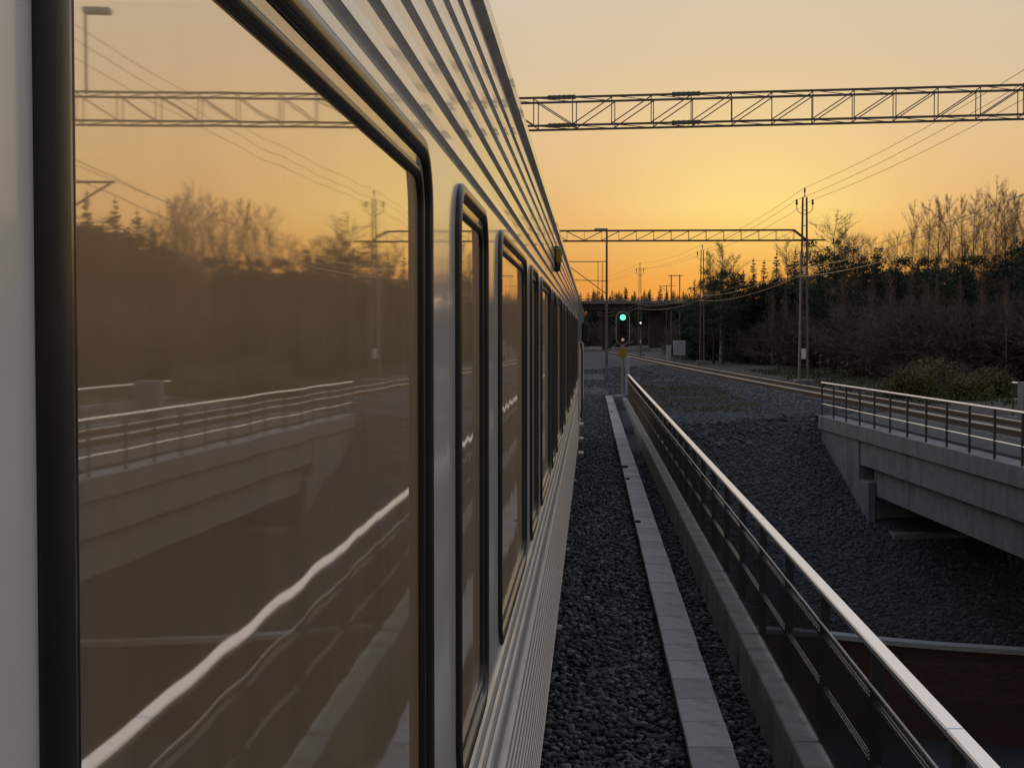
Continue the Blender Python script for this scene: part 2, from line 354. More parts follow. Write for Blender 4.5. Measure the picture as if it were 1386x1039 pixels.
# ------------------------------------------------------------------ loose stones (uncountable)
def ico():
    t = (1+5**.5)/2
    v = np.array([(-1,t,0),(1,t,0),(-1,-t,0),(1,-t,0),(0,-1,t),(0,1,t),(0,-1,-t),(0,1,-t),(t,0,-1),(t,0,1),(-t,0,-1),(-t,0,1)], float)
    v /= np.linalg.norm(v[0])
    f = np.array([(0,11,5),(0,5,1),(0,1,7),(0,7,10),(0,10,11),(1,5,9),(5,11,4),(11,10,2),(10,7,6),(7,1,8),(3,9,4),(3,4,2),(3,2,6),(3,6,8),(3,8,9),(4,9,5),(2,4,11),(6,2,10),(8,6,7),(9,8,1)])
    return v, f
IV, IF = ico()
def scatter(name, P, size, m, flat=.7, smin=.6, smax=1.35):
    n = len(P); sc_ = size*nrs.uniform(smin, smax, n)
    A = nrs.normal(size=(n, 3, 3)); q, _ = np.linalg.qr(A)
    st = nrs.uniform(.6, 1.2, (n, 1, 3)); jit = nrs.uniform(.58, 1.28, (n, 12, 1))
    v = IV[None]*jit*st
    v = np.einsum('nij,nkj->nki', q, v); v[:, :, 2] *= flat
    v = v*sc_[:, None, None] + P[:, None, :]
    T = (IF[None]+(np.arange(n)*12)[:, None, None]).reshape(-1, 3)
    me = np_mesh(name, v.reshape(-1, 3), T, m)
    at = me.attributes.new('tone', 'FLOAT', 'POINT'); at.data.foreach_set('value', np.repeat(nrs.beta(1.4, 2.1, n), 12).astype(np.float32))
    o = mesh_obj(name, me); return o
def uni(n, x0, x1, y0, y1, bias=1.0):
    u = nrs.uniform(0, 1, n)**bias
    return nrs.uniform(x0, x1, n), y0+(y1-y0)*u

ZB, ZC = -.36, -.60           # our ballast, the deeper strip behind the trough
mb = MB(); 
NYB = 160
ys = np.linspace(-14, 68, NYB); xs = np.array([-3.4, -2.5, -1.7, -.9, -.2, 0, .2, .4, .58, .65])
def bz(x, y): return ZB + .03*np.sin(x*9+y*1.7)*np.sin(y*2.3)
vs = [(x, y, bz(x, y)) for y in ys for x in xs]; nxs = len(xs)
fs = [(j*nxs+i, j*nxs+i+1, (j+1)*nxs+i+1, (j+1)*nxs+i) for j in range(NYB-1) for i in range(nxs-1)]
o = MB().add(vs, fs).build('ballast_bed', M['ballast']); o['kind'] = 'structure'
o = MB().box(.97, 1.40, -14, 66, ZC-.3, ZC).build('ballast_strip', M['ballast']); o['kind'] = 'structure'
# track bed beyond the bridge
o = MB().add([(-5.2, 68, ZB), (.9, 68, ZB), (.9, 300, ZB), (-5.2, 300, ZB)], [(0, 1, 2, 3)]).build('far_ballast_bed', M['ballast']); o['kind'] = 'structure'
x, y = uni(15000, -.45, .655, 8.4, 34, 1.25); P = np.stack([x, y, ZB+.01+nrs.uniform(-.02, .03, len(x))], 1)
x, y = uni(9000, -.45, .655, 34, 72); P2 = np.stack([x, y, ZB+.01+nrs.uniform(-.02, .03, len(x))], 1)
x, y = uni(6500, .98, 1.36, 8.4, 40, 1.2); P3 = np.stack([x, y, ZC+nrs.uniform(-.02, .03, len(x))], 1)
o = scatter('ballast_stones', np.concatenate([P, P2, P3]), .032, M['stone'])
tag(o, 'dark grey crushed stone ballast lying between the train and the railing', 'ballast', kind='stuff')
# slope rip-rap
x, y = uni(34000, 1.7, 14.5, 35.5, 57); z = ground_z(x, y); k = (y > y_wall(x)+.4) & ~((x > 8.6) & (y > 45.5))
P = np.stack([x, y, z+.0], 1)[k]
x, y = uni(9000, 1.7, 9.5, 48, 70); P2 = np.stack([x, y, ground_z(x, y)], 1)
o = scatter('slope_stones', np.concatenate([P, P2]), .062, M['slopestone'], smin=.4, smax=1.6)
tag(o, 'dark crushed stone covering the slope below the side bridge', 'gravel', kind='stuff')
x, y = uni(12000, -4.0, 9.5, 58, 135, 1.4); k = np.abs(x-np.array([track_x(v) for v in y])) > 3.0
o = scatter('yard_stones', np.stack([x, y, ground_z(x, y)+.01], 1)[k], .075, M['slopestone'], smin=.4, smax=1.7)
tag(o, 'loose grey stones scattered on the level ground beyond the railing end', 'gravel', kind='stuff')
y = 53+80*nrs.uniform(0, 1, 11000)**1.3; sd_ = nrs.choice([-1, 1], 11000)*nrs.uniform(.85, 3.1, 11000); x = np.array([track_x(v) for v in y])+sd_
z = np.interp(np.abs(sd_), [0, 1.75, 3.2], [-.18, -.19, -.375])
o = scatter('track_stones', np.stack([x, y, z], 1), .05, M['slopestone'], smin=.5, smax=1.5)
tag(o, 'grey ballast stones along the shoulders of the curving track', 'ballast', kind='stuff')
# a rough line of bigger rubble along the top of the slope
x = nrs.uniform(3.0, 8.2, 260); y = y_edge(x)-nrs.uniform(-.8, 1.6, 260)
o = scatter('rubble', np.stack([x, y, ground_z(x, y)+.02], 1), .12, M['slopestone'], smin=.4, smax=1.4)
tag(o, 'pale broken rubble along the top edge of the gravel slope', 'rubble', kind='stuff')

# ------------------------------------------------------------------ our bridge: deck, trough with lids, kerb, railing
o = MB().box(-5.5, XE-.02, -16, 47, -1.5, -.70).build('bridge_deck', M['conc'])
tag(o, 'concrete deck slab carrying the ballast under the train', 'bridge')
YS, YE = -8.0, 67.0
tr = empty('cable_trough', (.815, YS, -.2))
tag(tr, 'long concrete cable trough with pale square lids beside the ballast', 'cable trough')
MB().box(-.135, -.105, 0, YE-YS, -.2, -.055).box(.105, .135, 0, YE-YS, -.2, -.055).build('trough_wall', M['kerb'], tr)
lid_me = [MB().box(-.155, .155, .004, .661, -.05, 0, .006).mesh('lid', M['lid']) for _ in range(1)]
for k in range(int((YE-YS)/.667)):
    l = mesh_obj('lid', lid_me[0], tr, (rnd.uniform(-.002, .002), k*.667, rnd.uniform(-.002, .002)))
    l.rotation_euler = (rnd.uniform(-.002, .002), rnd.uniform(-.004, .004), rnd.uniform(-.002, .002))
for (px, py, s, lab) in ((828, 557, .045, 'small dark clod on the far end of the trough lids'), (846, 632, .055, 'flat dark clod on the trough lids, biggest of the four'),
                         (850, 648, .042, 'dark stone on the trough lids just nearer than the biggest clod'), (863, 706, .04, 'dark pebble on the trough lids nearest the camera')):
    d = ray(px, py); Pn = EYE+d*((-.19-EYE.z)/d.z)
    v = IV*np.array([1.2, 1, .6])*nrs.uniform(.75, 1.3, (12, 1))*s
    so_ = mesh_obj('stone', np_mesh('stone', v, IF, M['under']), None, (min(max(Pn.x, .70), .93), Pn.y, -.2+s*.4)); tag(so_, lab, 'stone')

kb = empty('edge_kerb', (1.46, YS, -.15)); tag(kb, 'weathered concrete edge beam running under the long railing', 'kerb')
km = MB().box(-.095, .105, .006, 3.594, -.65, 0, .012).mesh('kerb_block', M['kerb'])
for k in range(int((YE-1-YS)/3.6)):
    mesh_obj('kerb_block', km, kb, (rnd.uniform(-.003, .003), k*3.6, rnd.uniform(-.003, .003)))

rl = empty('bridge_railing', (1.56, YS, -.15))
tag(rl, 'long dark bridge railing with bright flat metal handrail beside the train', 'railing')
RY1 = 62.5-YS
NB = int(RY1/1.8)
for k in range(0, NB, 4):
    MB().box(-.032, .052, k*1.8+.003, min(k+4, NB)*1.8-.003, 1.015+rnd.uniform(-.0015, .0015), 1.055, .008).build('handrail', M['rail'], rl)
MB().tube((-.035, 0, .84), (-.035, NB*1.8, .84), .008, n=8).build('wire_rope', M['galv'], rl)
pm = MB().box(-.012, .048, -.03, .03, -.02, 1.013).mesh('post', M['darkpost'])
rm = MB().box(-.018, .030, .035, 1.765, -.022, .0, .003).mesh('rail_bar', M['galv'])
sm = MB().box(-.031, -.029, .0, 1.79, -.79, .0).mesh('mesh_panel', M['sheet'])
for k in range(NB+1):
    mesh_obj('post', pm, rl, (0, k*1.8, 0))
    if k < NB:
        mesh_obj('rail_bar', rm, rl, (0, k*1.8, .735)); mesh_obj('rail_bar', rm, rl, (0, k*1.8, .385))
        mesh_obj('mesh_panel', sm, rl, (.030-.026, k*1.8, .815))

# ------------------------------------------------------------------ the train
SX = -.20                                        # plane of the coach side
def rrect(y0, y1, z0, z1, r, n=8):
    pts = []
    for (cy, cz, a0) in ((y1-r, z1-r, 0), (y0+r, z1-r, 90), (y0+r, z0+r, 180), (y1-r, z0+r, 270)):
        for i in range(n+1):
            t = R(a0+90*i/n); pts.append((cy+r*math.cos(t), cz+r*math.sin(t)))
    return pts
def ring(y0, y1, z0, z1, r, prof, closed=True):
    """sweep a profile of (inset, out) round a rounded rectangle; out is +x"""
    m = MB(); loops = []
    for (ins, out) in prof:
        rr = max(r-ins, .004); loops.append([(out, p[0], p[1]) for p in rrect(y0+ins, y1-ins, z0+ins, z1-ins, rr)])
    n = len(loops[0]); vs = [p for l in loops for p in l]; K = len(loops); fs = []
    for k in range(K if closed else K-1):
        k2 = (k+1) % K
        for i in range(n): fs.append((k*n+i, k*n+(i+1) % n, k2*n+(i+1) % n, k2*n+i))
    return m.add(vs, fs)
def window_set(w, h, r):
    """meshes with the window's lower left outer corner at 0,0"""
    gas = ring(0, w, 0, h, r, [(0, -.004), (.001, .005), (.005, .008), (.012, .0095), (.019, .008), (.024, .003), (.024, -.014)]).mesh('window', M['rubber'], True)
    rim = ring(0, w, 0, h, r, [(.0235, -.004), (.026, .0005), (.0355, -.0012), (.0365, -.006), (.0365, -.014)], False).mesh('window_rim', M['rim'], False)
    inn = ring(0, w, 0, h, r, [(.035, -.010), (.0355, .0005), (.0385, .002), (.043, .0005), (.0465, -.003), (.0465, -.011)], False).mesh('inner_seal', M['rubber'], True)
    ins = .046; P_ = rrect(ins, w-ins, ins, h-ins, max(r-ins, .02))
    pane = MB().add([(-.006, p[0], p[1]) for p in P_]+[(-.010, p[0], p[1]) for p in P_],
                    [tuple(range(len(P_)))]+[(i, len(P_)+i, len(P_)+(i+1) % len(P_), (i+1) % len(P_)) for i in range(len(P_))]).mesh('pane', M['glass'])
    return gas, rim, inn, pane
ZT, ZBm = 2.6+.230, 2.6-.690
WH = ZT-ZBm
wide = window_set(1.276, WH, .085); narrow = window_set(.60, WH, .085)
# upper corrugation profile (x offset from SX, z) going up, then gutter and roof
prof_up = [(0, ZT+.012)]
for u in (.253, .303, .355, .405, .4545, .503):
    z = 2.6+u
    prof_up += [(0.0, z-.006), (-.008, z-.001), (-.0085, z+.006), (.001, z+.012), (.0005, z+.027), (-.0015, z+.029)]
prof_up += [(0.0, 3.145), (-.004, 3.165), (-.006, 3.172), (.012, 3.180), (.014, 3.205), (.0, 3.235), (-.02, 3.245)]
roof = [(-.06, 3.30), (-.14, 3.40), (-.28, 3.53), (-.5, 3.65), (-.85, 3.76), (-1.54, 3.82), (-2.2, 3.76), (-2.6, 3.62), (-2.9, 3.4), (-3.08, 3.2), (-3.08, .87)]
prof_dn = [(0, ZBm-.012)]
for dn in (.728, .788, .850):
    z = 2.6-dn
    prof_dn += [(0, z+.022), (.006, z+.016), (.009, z+.004), (.009, z-.006), (.006, z-.016), (0, z-.021)]
prof_dn += [(0, 2.6-.900), (-.006, 2.6-.905), (-.006, 2.6-.985)]
z = 2.6-.995
while z > .93:
    prof_dn += [(-.006, z), (.003, z-.010), (.004, z-.030), (-.005, z-.040)]; z -= .052
prof_dn += [(-.006, .90), (0, .895), (0, .872), (-.03, .868)]
def coach(y0, y1, paint, name, label, win=True, first=.522):
    c = empty(name, (SX, y0, 0)); tag(c, label, 'train')
    Ln = y1-y0
    def strip(prof, nm, m):
        K = len(prof); vs = [(p[0], 0, p[1]) for p in prof]+[(p[0], Ln, p[1]) for p in prof]
        return MB().add(vs, [(i, i+1, K+i+1, K+i) for i in range(K-1)]).build(nm, m, c)
    strip(prof_up, 'upper_panelling', paint); strip(prof_dn[::-1], 'lower_panelling', paint)
    strip(prof_up[-1:]+roof, 'roof', M['roofp'])
    # window band with rounded openings
    band = MB(); zt, zb = ZT+.012, ZBm-.012; cur = 0.0; spots = []
    if win:
        k = 0
        while True:
            for (off, w, st) in ((first, 1.276, wide), (first+1.648, .60, narrow)):
                yy = off+2.648*(k-1)-y0
                if yy < .25 or yy+w > Ln-.9: continue
                spots.append((yy, w, st))
            k += 1
            if first+2.648*(k-1)-y0 > Ln: break
        spots.sort(key=lambda s: s[0])
    for (yy, w, st) in spots:
        band.add([(0, cur, zb), (0, yy-.004, zb), (0, yy-.004, zt), (0, cur, zt)], [(0, 1, 2, 3)])
        ya, yb = yy-.004, yy+w+.004
        loop = rrect(yy+.004, yy+w-.004, ZBm+.004, ZT-.004, .081); n = len(loop)//4
        vs = [(0, p[0], p[1]) for p in loop]+[(0, yb, zt), (0, ya, zt), (0, ya, zb), (0, yb, zb)]; C = len(loop)
        fs = []
        for q in range(4):
            for i in range(n-1): fs.append((C+q, q*n+i+1, q*n+i))
            fs.append((C+q, C+(q+1) % 4, ((q+1) % 4)*n, q*n+n-1))
        band.add(vs, fs); cur = yb
        g = mesh_obj('window', st[0], c, (0, yy, ZBm))
        for (nm, me) in zip(('window_rim', 'inner_seal', 'pane'), st[1:]): mesh_obj(nm, me, g)
    band.add([(0, cur, zb), (0, Ln, zb), (0, Ln, zt), (0, cur, zt)], [(0, 1, 2, 3)])
    band.build('window_band', paint, c)
    allp = prof_dn[::-1]+[(p[0], p[1]) for p in prof_up]+roof
    for (yy, nm) in ((.0, 'end_wall'), (Ln, 'end_wall')):
        MB().add([(p[0]-.004, yy, p[1]) for p in allp], [tuple(range(len(allp)))]).build(nm, M['roofp'], c)
    MB().box(-2.98, -.075, .05, Ln-.05, .42, .866).build('underframe', M['under'], c)
    MB().box(-3.02, -.05, 0, Ln, .80, .868).build('sole_bar', M['under'], c)
    for yb in (3.2, Ln-3.2):
        b = MB().box(-2.7, -.45, yb-1.6, yb+1.6, .25, .55).build('bogie', M['under'], c)
        for s in (-1.1, 1.1):
            w = MB(); w.tube((-.42, yb+s, .46), (-.56, yb+s, .46), .46, n=24); w.tube((-2.6, yb+s, .46), (-2.74, yb+s, .46), .46, n=24)
            w.tube((-.56, yb+s, .46), (-2.6, yb+s, .46), .08, n=8)
            w.build('wheelset', M['railrust'], b)
    return c
c1 = coach(-7.9, 23.4, M['paint'], 'passenger_coach', 'pale grey ribbed passenger coach with black-framed windows, filling the left side')
c2 = coach(23.9, 41.0, M['loco'], 'power_car', 'blue-grey car at the far head of the train', win=False)
# orange-striped lower part and handrail on the head car
MB().box(-.02, .006, .25, 16.5, .95, 2.45).build('lower_panel', M['cream'], c2)
MB().path([(.03, .9, 1.2), (.05, .9, 1.35), (.05, .9, 2.3), (.03, .9, 2.45)], .016, 8).build('grab_rail', M['black'], c2)
for k in range(3):
    MB().box(-.02, .07, 1.2, 1.75, .55+.25*k-.02, .55+.25*k+.02).build('step', M['galv'], c2)
mr = MB().box(.01, .16, 6.2, 6.30, 2.42, 2.84, .03).build('mirror', M['black'], c2)
MB().tube((-.02, 6.25, 2.75), (.05, 6.25, 2.75), .015).tube((-.02, 6.25, 2.5), (.05, 6.25, 2.5), .015).build('mirror_arm', M['black'], mr)
# indicator lamp under the gutter of the near coach
sl_ = MB().box(-.01, .030, 16.05, 16.16, 2.945, 3.085, .012).build('side_lamp', M['black'], c1)
MB().box(.004, .040, 16.0, 16.052, 2.985, 3.075, .012).build('lens', M['yellow'], sl_)
for (yy, zz) in ((10.2, .70), (13.6, .66), (17.4, .7), (21.0, .68), (27.0, .7)):
    b = MB().tube((-.055, yy, zz), (.015, yy, zz), .022, n=10).build('filler_cap', M['galv'], c1)

# our own rails under the train
def rail_pair(name, pts, label, sleepers_to, gauge=1.435):
    t = empty(name, (0, 0, 0)); tag(t, label, 'track')
    pts = [Vector(p) for p in pts]
    def off(k, s):
        d = (pts[min(k+1, len(pts)-1)]-pts[max(k-1, 0)]).normalized(); return pts[k]+Vector((d.y, -d.x, 0))*s
    for s in (-gauge/2-.035, gauge/2+.035):
        c = [off(k, s) for k in range(len(pts))]
        for (nm, w, z0, z1, m) in (('rail', .12, -.17, -.145, 'railrust'), ('web', .03, -.145, -.04, 'railrust'), ('railhead', .072, -.04, 0, 'tracksteel')):
            b = MB(); vs = []
            for k, p in enumerate(c):
                d = (c[min(k+1, len(c)-1)]-c[max(k-1, 0)]).normalized(); n = Vector((d.y, -d.x, 0))
                for (a, zz) in ((-w/2, z0), (w/2, z0), (w/2, z1), (-w/2, z1)): vs.append(p+n*a+Vector((0, 0, zz)))
            fs = [(k*4+i, k*4+(i+1) % 4, k*4+4+(i+1) % 4, k*4+4+i) for k in range(len(c)-1) for i in range(4)]+[(3, 2, 1, 0), tuple(len(c)*4-4+i for i in range(4))]
            if nm == 'rail': par = b.add(vs, fs).build(nm, M[m], t)
            else: b.add(vs, fs).build(nm, M[m], par)
    if sleepers_to:
        sm = MB().box(-1.25, 1.25, -.125, .125, -.36, -.176, .015).mesh('sleeper', M['sleeper'])
        L = 0; 
        for k in range(len(pts)-1):
            seg = (pts[k+1]-pts[k]); l = seg.length; s = (-L) % .6
            while s < l:
                p = pts[k]+seg*(s/l)
                if sleepers_to[0] < p.y < sleepers_to[1]: mesh_obj('sleeper', sm, t, p, math.atan2(seg.y, seg.x)-R(90))
                s += .6
            L += l
    return t
rail_pair('railway_track', [(-1.74, y, 0) for y in (-14, 40, 80, 120)], 'rails that the train itself stands on, hidden under the coach', None)
# the other track, curving away to the left in the distance
tp = [(track_x(y), y, 0) for y in np.concatenate([np.arange(6, 120, 4), np.arange(120, 410, 10)])]
rail_pair('railway_track', tp, 'curving track with shining rail heads running out onto the side bridge', (26, 190))
# its ballast shoulder (beyond the bridge)
tb = MB(); vs = []; yy = np.concatenate([np.arange(50, 120, 3), np.arange(120, 402, 10)])
for y in yy:
    for (dx, z) in ((-3.2, -.375), (-1.75, -.19), (0, -.18), (1.75, -.19), (3.0, -.375)): vs.append((track_x(y)+dx, y, z))
tb.add(vs, [(k*5+i, k*5+i+1, k*5+6+i, k*5+5+i) for k in range(len(yy)-1) for i in range(4)])
o = tb.build('track_bed', M['ballast']); o['kind'] = 'structure'

# ------------------------------------------------------------------ side bridge (carries the other track)
ang = math.atan2(8.0-9.3, 52-31.5)
def bx(y): return 8.0-.0634*(y-52)               # line of its near edge
BR = -math.atan(.0634)
sb = empty('side_bridge', (bx(52), 52, 0), math.atan(.0634)); tag(sb, 'grey concrete railway bridge with stepped girder and wing wall on the right', 'bridge')
# local axes: -y runs toward the camera along the bridge, +x across
LB = -44.0
MB().box(.0, 6.9, LB, .35, -.72, -.26, .012).build('fascia', M['conc'], sb)
MB().box(.12, 6.7, LB, -5.2, -1.48, -.722).build('upper_girder', M['conc'], sb)
MB().box(.34, 6.5, LB, -6.2, -2.36, -1.482, .01).build('lower_girder', M['conc'], sb)
o = MB().box(.6, 6.2, LB, .3, -.258, -.19).build('bridge_ballast', M['ballast'], sb)
# wing wall: one thick slab with the sloping foot, a niche under the girder and an end pillar
def prism(prof, x0, x1):
    n = len(prof); m = MB()
    return m.add([(x0, p[0], p[1]) for p in prof]+[(x1, p[0], p[1]) for p in prof],
                 [tuple(range(n)), tuple(range(2*n-1, n-1, -1))]+[(i, n+i, n+(i+1) % n, (i+1) % n) for i in range(n)])
prism([(.2, -.722), (-5.1, -.722), (-5.1, -1.95), (-6.1, -2.0), (-6.1, -4.6), (-5.0, -4.6), (.2, -1.75)][::-1], .10, .55).build('wing_wall', M['conc'], sb)
MB().box(.10, .32, -6.32, -6.105, -4.6, -1.95, .01).build('pillar', M['conc'], sb)
MB().box(.5, 6.4, -6.0, -5.4, -7.6, -1.5).build('abutment', M['conc'], sb)
MB().box(.56, 6.4, -7.6, -6.0, -4.3, -3.35, .02).build('bearing_shelf', M['conc'], sb)
srl = empty('side_railing', (bx(52)+.10, 52, -.26), math.atan(.0634)); tag(srl, 'galvanised post and rail fence on the side bridge parapet', 'railing')
MB().tube((0, .3, 1.16), (0, LB, 1.16), .032, n=8).build('top_rail', M['rail'], srl)
MB().tube((0, .3, .42), (0, LB, .42), .020, n=8).build('middle_rail', M['rail'], srl)
pm2 = MB().box(-.022, .022, -.035, .035, 0, 1.145).mesh('post', M['darkpost'])
for k in range(25): mesh_obj('post', pm2, srl, (0, .25-k*1.8, 0))
srl2 = empty('side_railing', (bx(52)+6.8, 52.4, -.26), math.atan(.0634)); tag(srl2, 'far post and rail fence behind the side bridge track', 'railing')
MB().tube((0, .3, 1.16), (0, LB, 1.16), .032, n=8).build('top_rail', M['rail'], srl2)
MB().tube((0, .3, .6), (0, LB, .6), .018, n=8).build('middle_rail', M['galv'], srl2)
for k in range(22): mesh_obj('post', pm2, srl2, (0, .25-k*2.0, 0))
pp = atY(1386, 560, 48.0)
o = MB().box(-.4, .5, -.35, .35, -.3, 1.15, .02).build('end_block', M['conc'], None, (14.25, 48.5, -.1)); tag(o, 'plain concrete block at the right edge beside the bushes', 'block')

# ------------------------------------------------------------------ brick retaining wall below the slope
bw = empty('brick_wall', (0, 0, 0)); tag(bw, 'dark red brick retaining wall with pale coping below the gravel slope', 'wall')
wx = np.arange(1.0, 30.1, .25); wp = [(x_, float(y_wall(x_))) for x_ in wx]
sm_ = lambda a, n=9: np.convolve(np.pad(a, n//2, mode='edge'), np.ones(n)/n, mode='valid')
wyv = sm_(np.array([p[1] for p in wp])); wp = [(wx[i], wyv[i]) for i in range(len(wx))]
def wall_strip(name, t0, t1, z0, z1, m):
    vs = []
    for k, (xx, yy_) in enumerate(wp):
        vs += [(xx, yy_-t0, z0), (xx, yy_+t1, z0), (xx, yy_+t1, z1), (xx, yy_-t0, z1)]
    fs = [(k*4+i, k*4+4+i, k*4+4+(i+1) % 4, k*4+(i+1) % 4) for k in range(len(wp)-1) for i in range(4)]+[(0, 1, 2, 3), tuple(len(wp)*4-1-i for i in range(4))]
    return MB().add(vs, fs).build(name, M[m], bw)
wall_strip('mortar_core', 0, 1.1, ZR-.1, ZW-.05, 'mortar'); wall_strip('coping', .09, .36, ZW-.05, ZW+.07, 'coping')
arc = [0.0]
for k in range(1, len(wp)): arc.append(arc[-1]+math.hypot(wp[k][0]-wp[k-1][0], wp[k][1]-wp[k-1][1]))
wpx = np.array([p[0] for p in wp]); wpy = np.array([p[1] for p in wp]); arc = np.array(arc)
def wpos(s): return float(np.interp(s, arc, wpx)), float(np.interp(s, arc, wpy))
bm_ = MB().box(-.118, .118, -.018, .05, -.030, .030, .004).mesh('brick', M['brick'])
sold = MB(); restb = MB(); nb = 0
s = 0.0
while s < arc[-1]-.1:
    (xa, ya) = wpos(s); (xb, yb) = wpos(s+.065); n = Vector((ya-yb, xb-xa, 0)).normalized()*-1
    a_ = Vector((xa, ya, 0)); b_ = Vector((xb, yb, 0)); o_ = Vector((n.x, n.y, 0))*(.02+rnd.uniform(-.003, .003))
    if o_.y > 0: o_ = -o_
    sold.add([a_+o_+Vector((0, 0, ZW-.30)), b_+o_+Vector((0, 0, ZW-.30)), b_+o_+Vector((0, 0, ZW-.06)), a_+o_+Vector((0, 0, ZW-.06)),
              a_-o_+Vector((0, 0, ZW-.30)), b_-o_+Vector((0, 0, ZW-.30)), b_-o_+Vector((0, 0, ZW-.06)), a_-o_+Vector((0, 0, ZW-.06))],
             [(0, 1, 2, 3), (0, 4, 5, 1), (3, 2, 6, 7), (0, 3, 7, 4), (1, 5, 6, 2)]); s += .075
o = sold.build('soldier_course', M['brick'], bw); o['kind'] = 'stuff'
rows = int((ZW-.32-ZR)/.075); items = []
for r_ in range(rows):
    z = ZW-.35-r_*.075; s = .12+(.123 if r_ % 2 else 0)
    while s < arc[-1]-.15:
        xm, ym = wpos(s); x0_, y0_ = wpos(s-.1); x1_, y1_ = wpos(s+.1)
        items.append((xm, ym, z, math.atan2(y1_-y0_, x1_-x0_))); s += .247
vis = [i for i, it in enumerate(items) if 7.3 < it[0] < 12.6 and it[2] > ZW-1.35]
vis = set(vis[:300])
for i, (xm, ym, z, a_) in enumerate(items):
    if i in vis: mesh_obj('brick', bm_, bw, (xm, ym, z), a_)
    else:
        ca, sa = math.cos(a_), math.sin(a_); j = rnd.uniform(-.003, .003)
        q = [(-.118, -.018+j, -.03), (.118, -.018+j, -.03), (.118, -.018+j, .03), (-.118, -.018+j, .03), (-.118, .03, -.03), (.118, .03, -.03), (.118, .03, .03), (-.118, .03, .03)]
        restb.add([(xm+ca*p[0]-sa*p[1], ym+sa*p[0]+ca*p[1], z+p[2]) for p in q], [(0, 1, 2, 3), (0, 4, 5, 1), (3, 2, 6, 7), (0, 3, 7, 4), (1, 5, 6, 2)])
o = restb.build('brickwork', M['brick'], bw); o['kind'] = 'stuff'

# ------------------------------------------------------------------ overhead line: gantries, masts, wires
def truss_beam(parent, x0, x1, z0, h, dep, bay, mtl, th=.075, xphase=0):
    """box lattice beam along x; local y is the track direction"""
    for (yy, zz) in ((0, z0), (dep, z0), (0, z0+h), (dep, z0+h)):
        MB().bar((x0, yy, zz), (x1, yy, zz), th, th).build('chord', mtl, parent)
    n = int(round((x1-x0)/bay)); b = (x1-x0)/n
    vm = MB().bar((0, 0, th/2), (0, 0, h-th/2), .022, .022).mesh('upright', mtl)
    dm = MB().bar((0, 0, th/2), (b, 0, h-th/2), .024, .024).mesh('brace', mtl)
    d2 = MB().bar((0, 0, h-th/2), (b, 0, th/2), .024, .024).mesh('brace', mtl)
    lm = MB().bar((0, 0, 0), (b, dep, 0), .016, .016).mesh('plan_brace', mtl)
    for k in range(n+1):
        for yy in (0, dep):
            mesh_obj('upright', vm, parent, (x0+k*b, yy, z0))
            if k < n: mesh_obj('brace', dm if (x0+k*b) > xphase else d2, parent, (x0+k*b, yy, z0))
        if k < n:
            mesh_obj('plan_brace', lm, parent, (x0+k*b, 0, z0)); mesh_obj('plan_brace', lm, parent, (x0+k*b, 0, z0+h))
def lattice(parent, x, y, z0, z1, w0, w1, mtl, name='mast', step=.9):
    m = MB()
    def c(i, j, z):
        t = (z-z0)/(z1-z0); w = w0+(w1-w0)*t; return Vector((x+i*w/2, y+j*w/2, z))
    for i in (-1, 1):
        for j in (-1, 1): m.bar(c(i, j, z0), c(i, j, z1), .07, .07)
    z = z0+.3; k = 0
    while z < z1-.2:
        z2 = min(z+step, z1)
        for j in (-1, 1):
            m.bar(c(-1, j, z), c(1, j, z), .05, .02)
        for i in (-1, 1): m.bar(c(i, -1, z), c(i, 1, z), .02, .05)
        z += step; k += 1
    return m.build(name, mtl, parent)
G1, G2 = 36.0, 87.0
def G1z(py): return 2.6+(452-py)/2000*G1
g1 = empty('portal_gantry', (0, G1+1.2, 0), -R(6.5)); tag(g1, 'long lattice gantry beam spanning the sky nearest the camera', 'gantry')
zb1 = 2.6+290.5/2000*36
truss_beam(g1, -5.4, 13.3, zb1, .70, .80, .98, M['gantry'], .052, xphase=-1.0)
for xs_ in (-.75, 2.35):
    for zz in (zb1, zb1+.70):
        s_ = MB().box(xs_-.35, xs_+.35, -.046, .046, zz-.046, zz+.046, .006)
        for q in range(6): s_.tube((xs_-.3+q*.12, 0, zz-.065), (xs_-.3+q*.12, 0, zz+.065), .012, n=6)
        s_.build('splice_plate', M['gantry'], g1)
lattice(g1, -5.6, .4, -.4, 8.9, .55, .45, M['gantry'], 'mast'); lattice(g1, 13.55, .4, -7.0, 11.2, .62, .3, M['gantry'], 'mast')
lp = MB().tube((12.15, .4, zb1+.7), (12.15, .4, 10.55), .035, n=8).build('lamp_pole', M['gantry'], g1)
MB().box(11.5, 12.2, .25, .55, 10.50, 10.66, .03).build('lamp_head', M['grey'], lp)
MB().tube((13.4, .4, 6.37), (11.5, .4, 6.37), .03).tube((11.6, .4, 6.34), (12.5, .4, 5.75), .03).build('cantilever', M['gantry'], g1)
g2 = empty('portal_gantry', (0, G2, 0)); tag(g2, 'second lattice gantry farther on, ending at the tall pole by the wood', 'gantry')
zb2 = 2.6+125.5/2000*G2
truss_beam(g2, -5.5, 11.8, zb2, .60, .45, 1.0, M['rustmast'], .075, xphase=-1.0)
MB().bar((11.8, 0, zb2+.6), (12.5, 0, zb2+.04), .075, .075).bar((11.8, .45, zb2+.6), (12.5, .45, zb2+.04), .075, .075).build('end_strut', M['rustmast'], g2)
MB().bar((11.8, 0, zb2), (13.6, 0, zb2), .09, .09).bar((11.8, .45, zb2), (12.9, .45, zb2), .09, .09).build('bracket', M['rustmast'], g2)
lattice(g2, -5.6, .2, -.4, 9.0, .5, .45, M['rustmast'], 'mast')
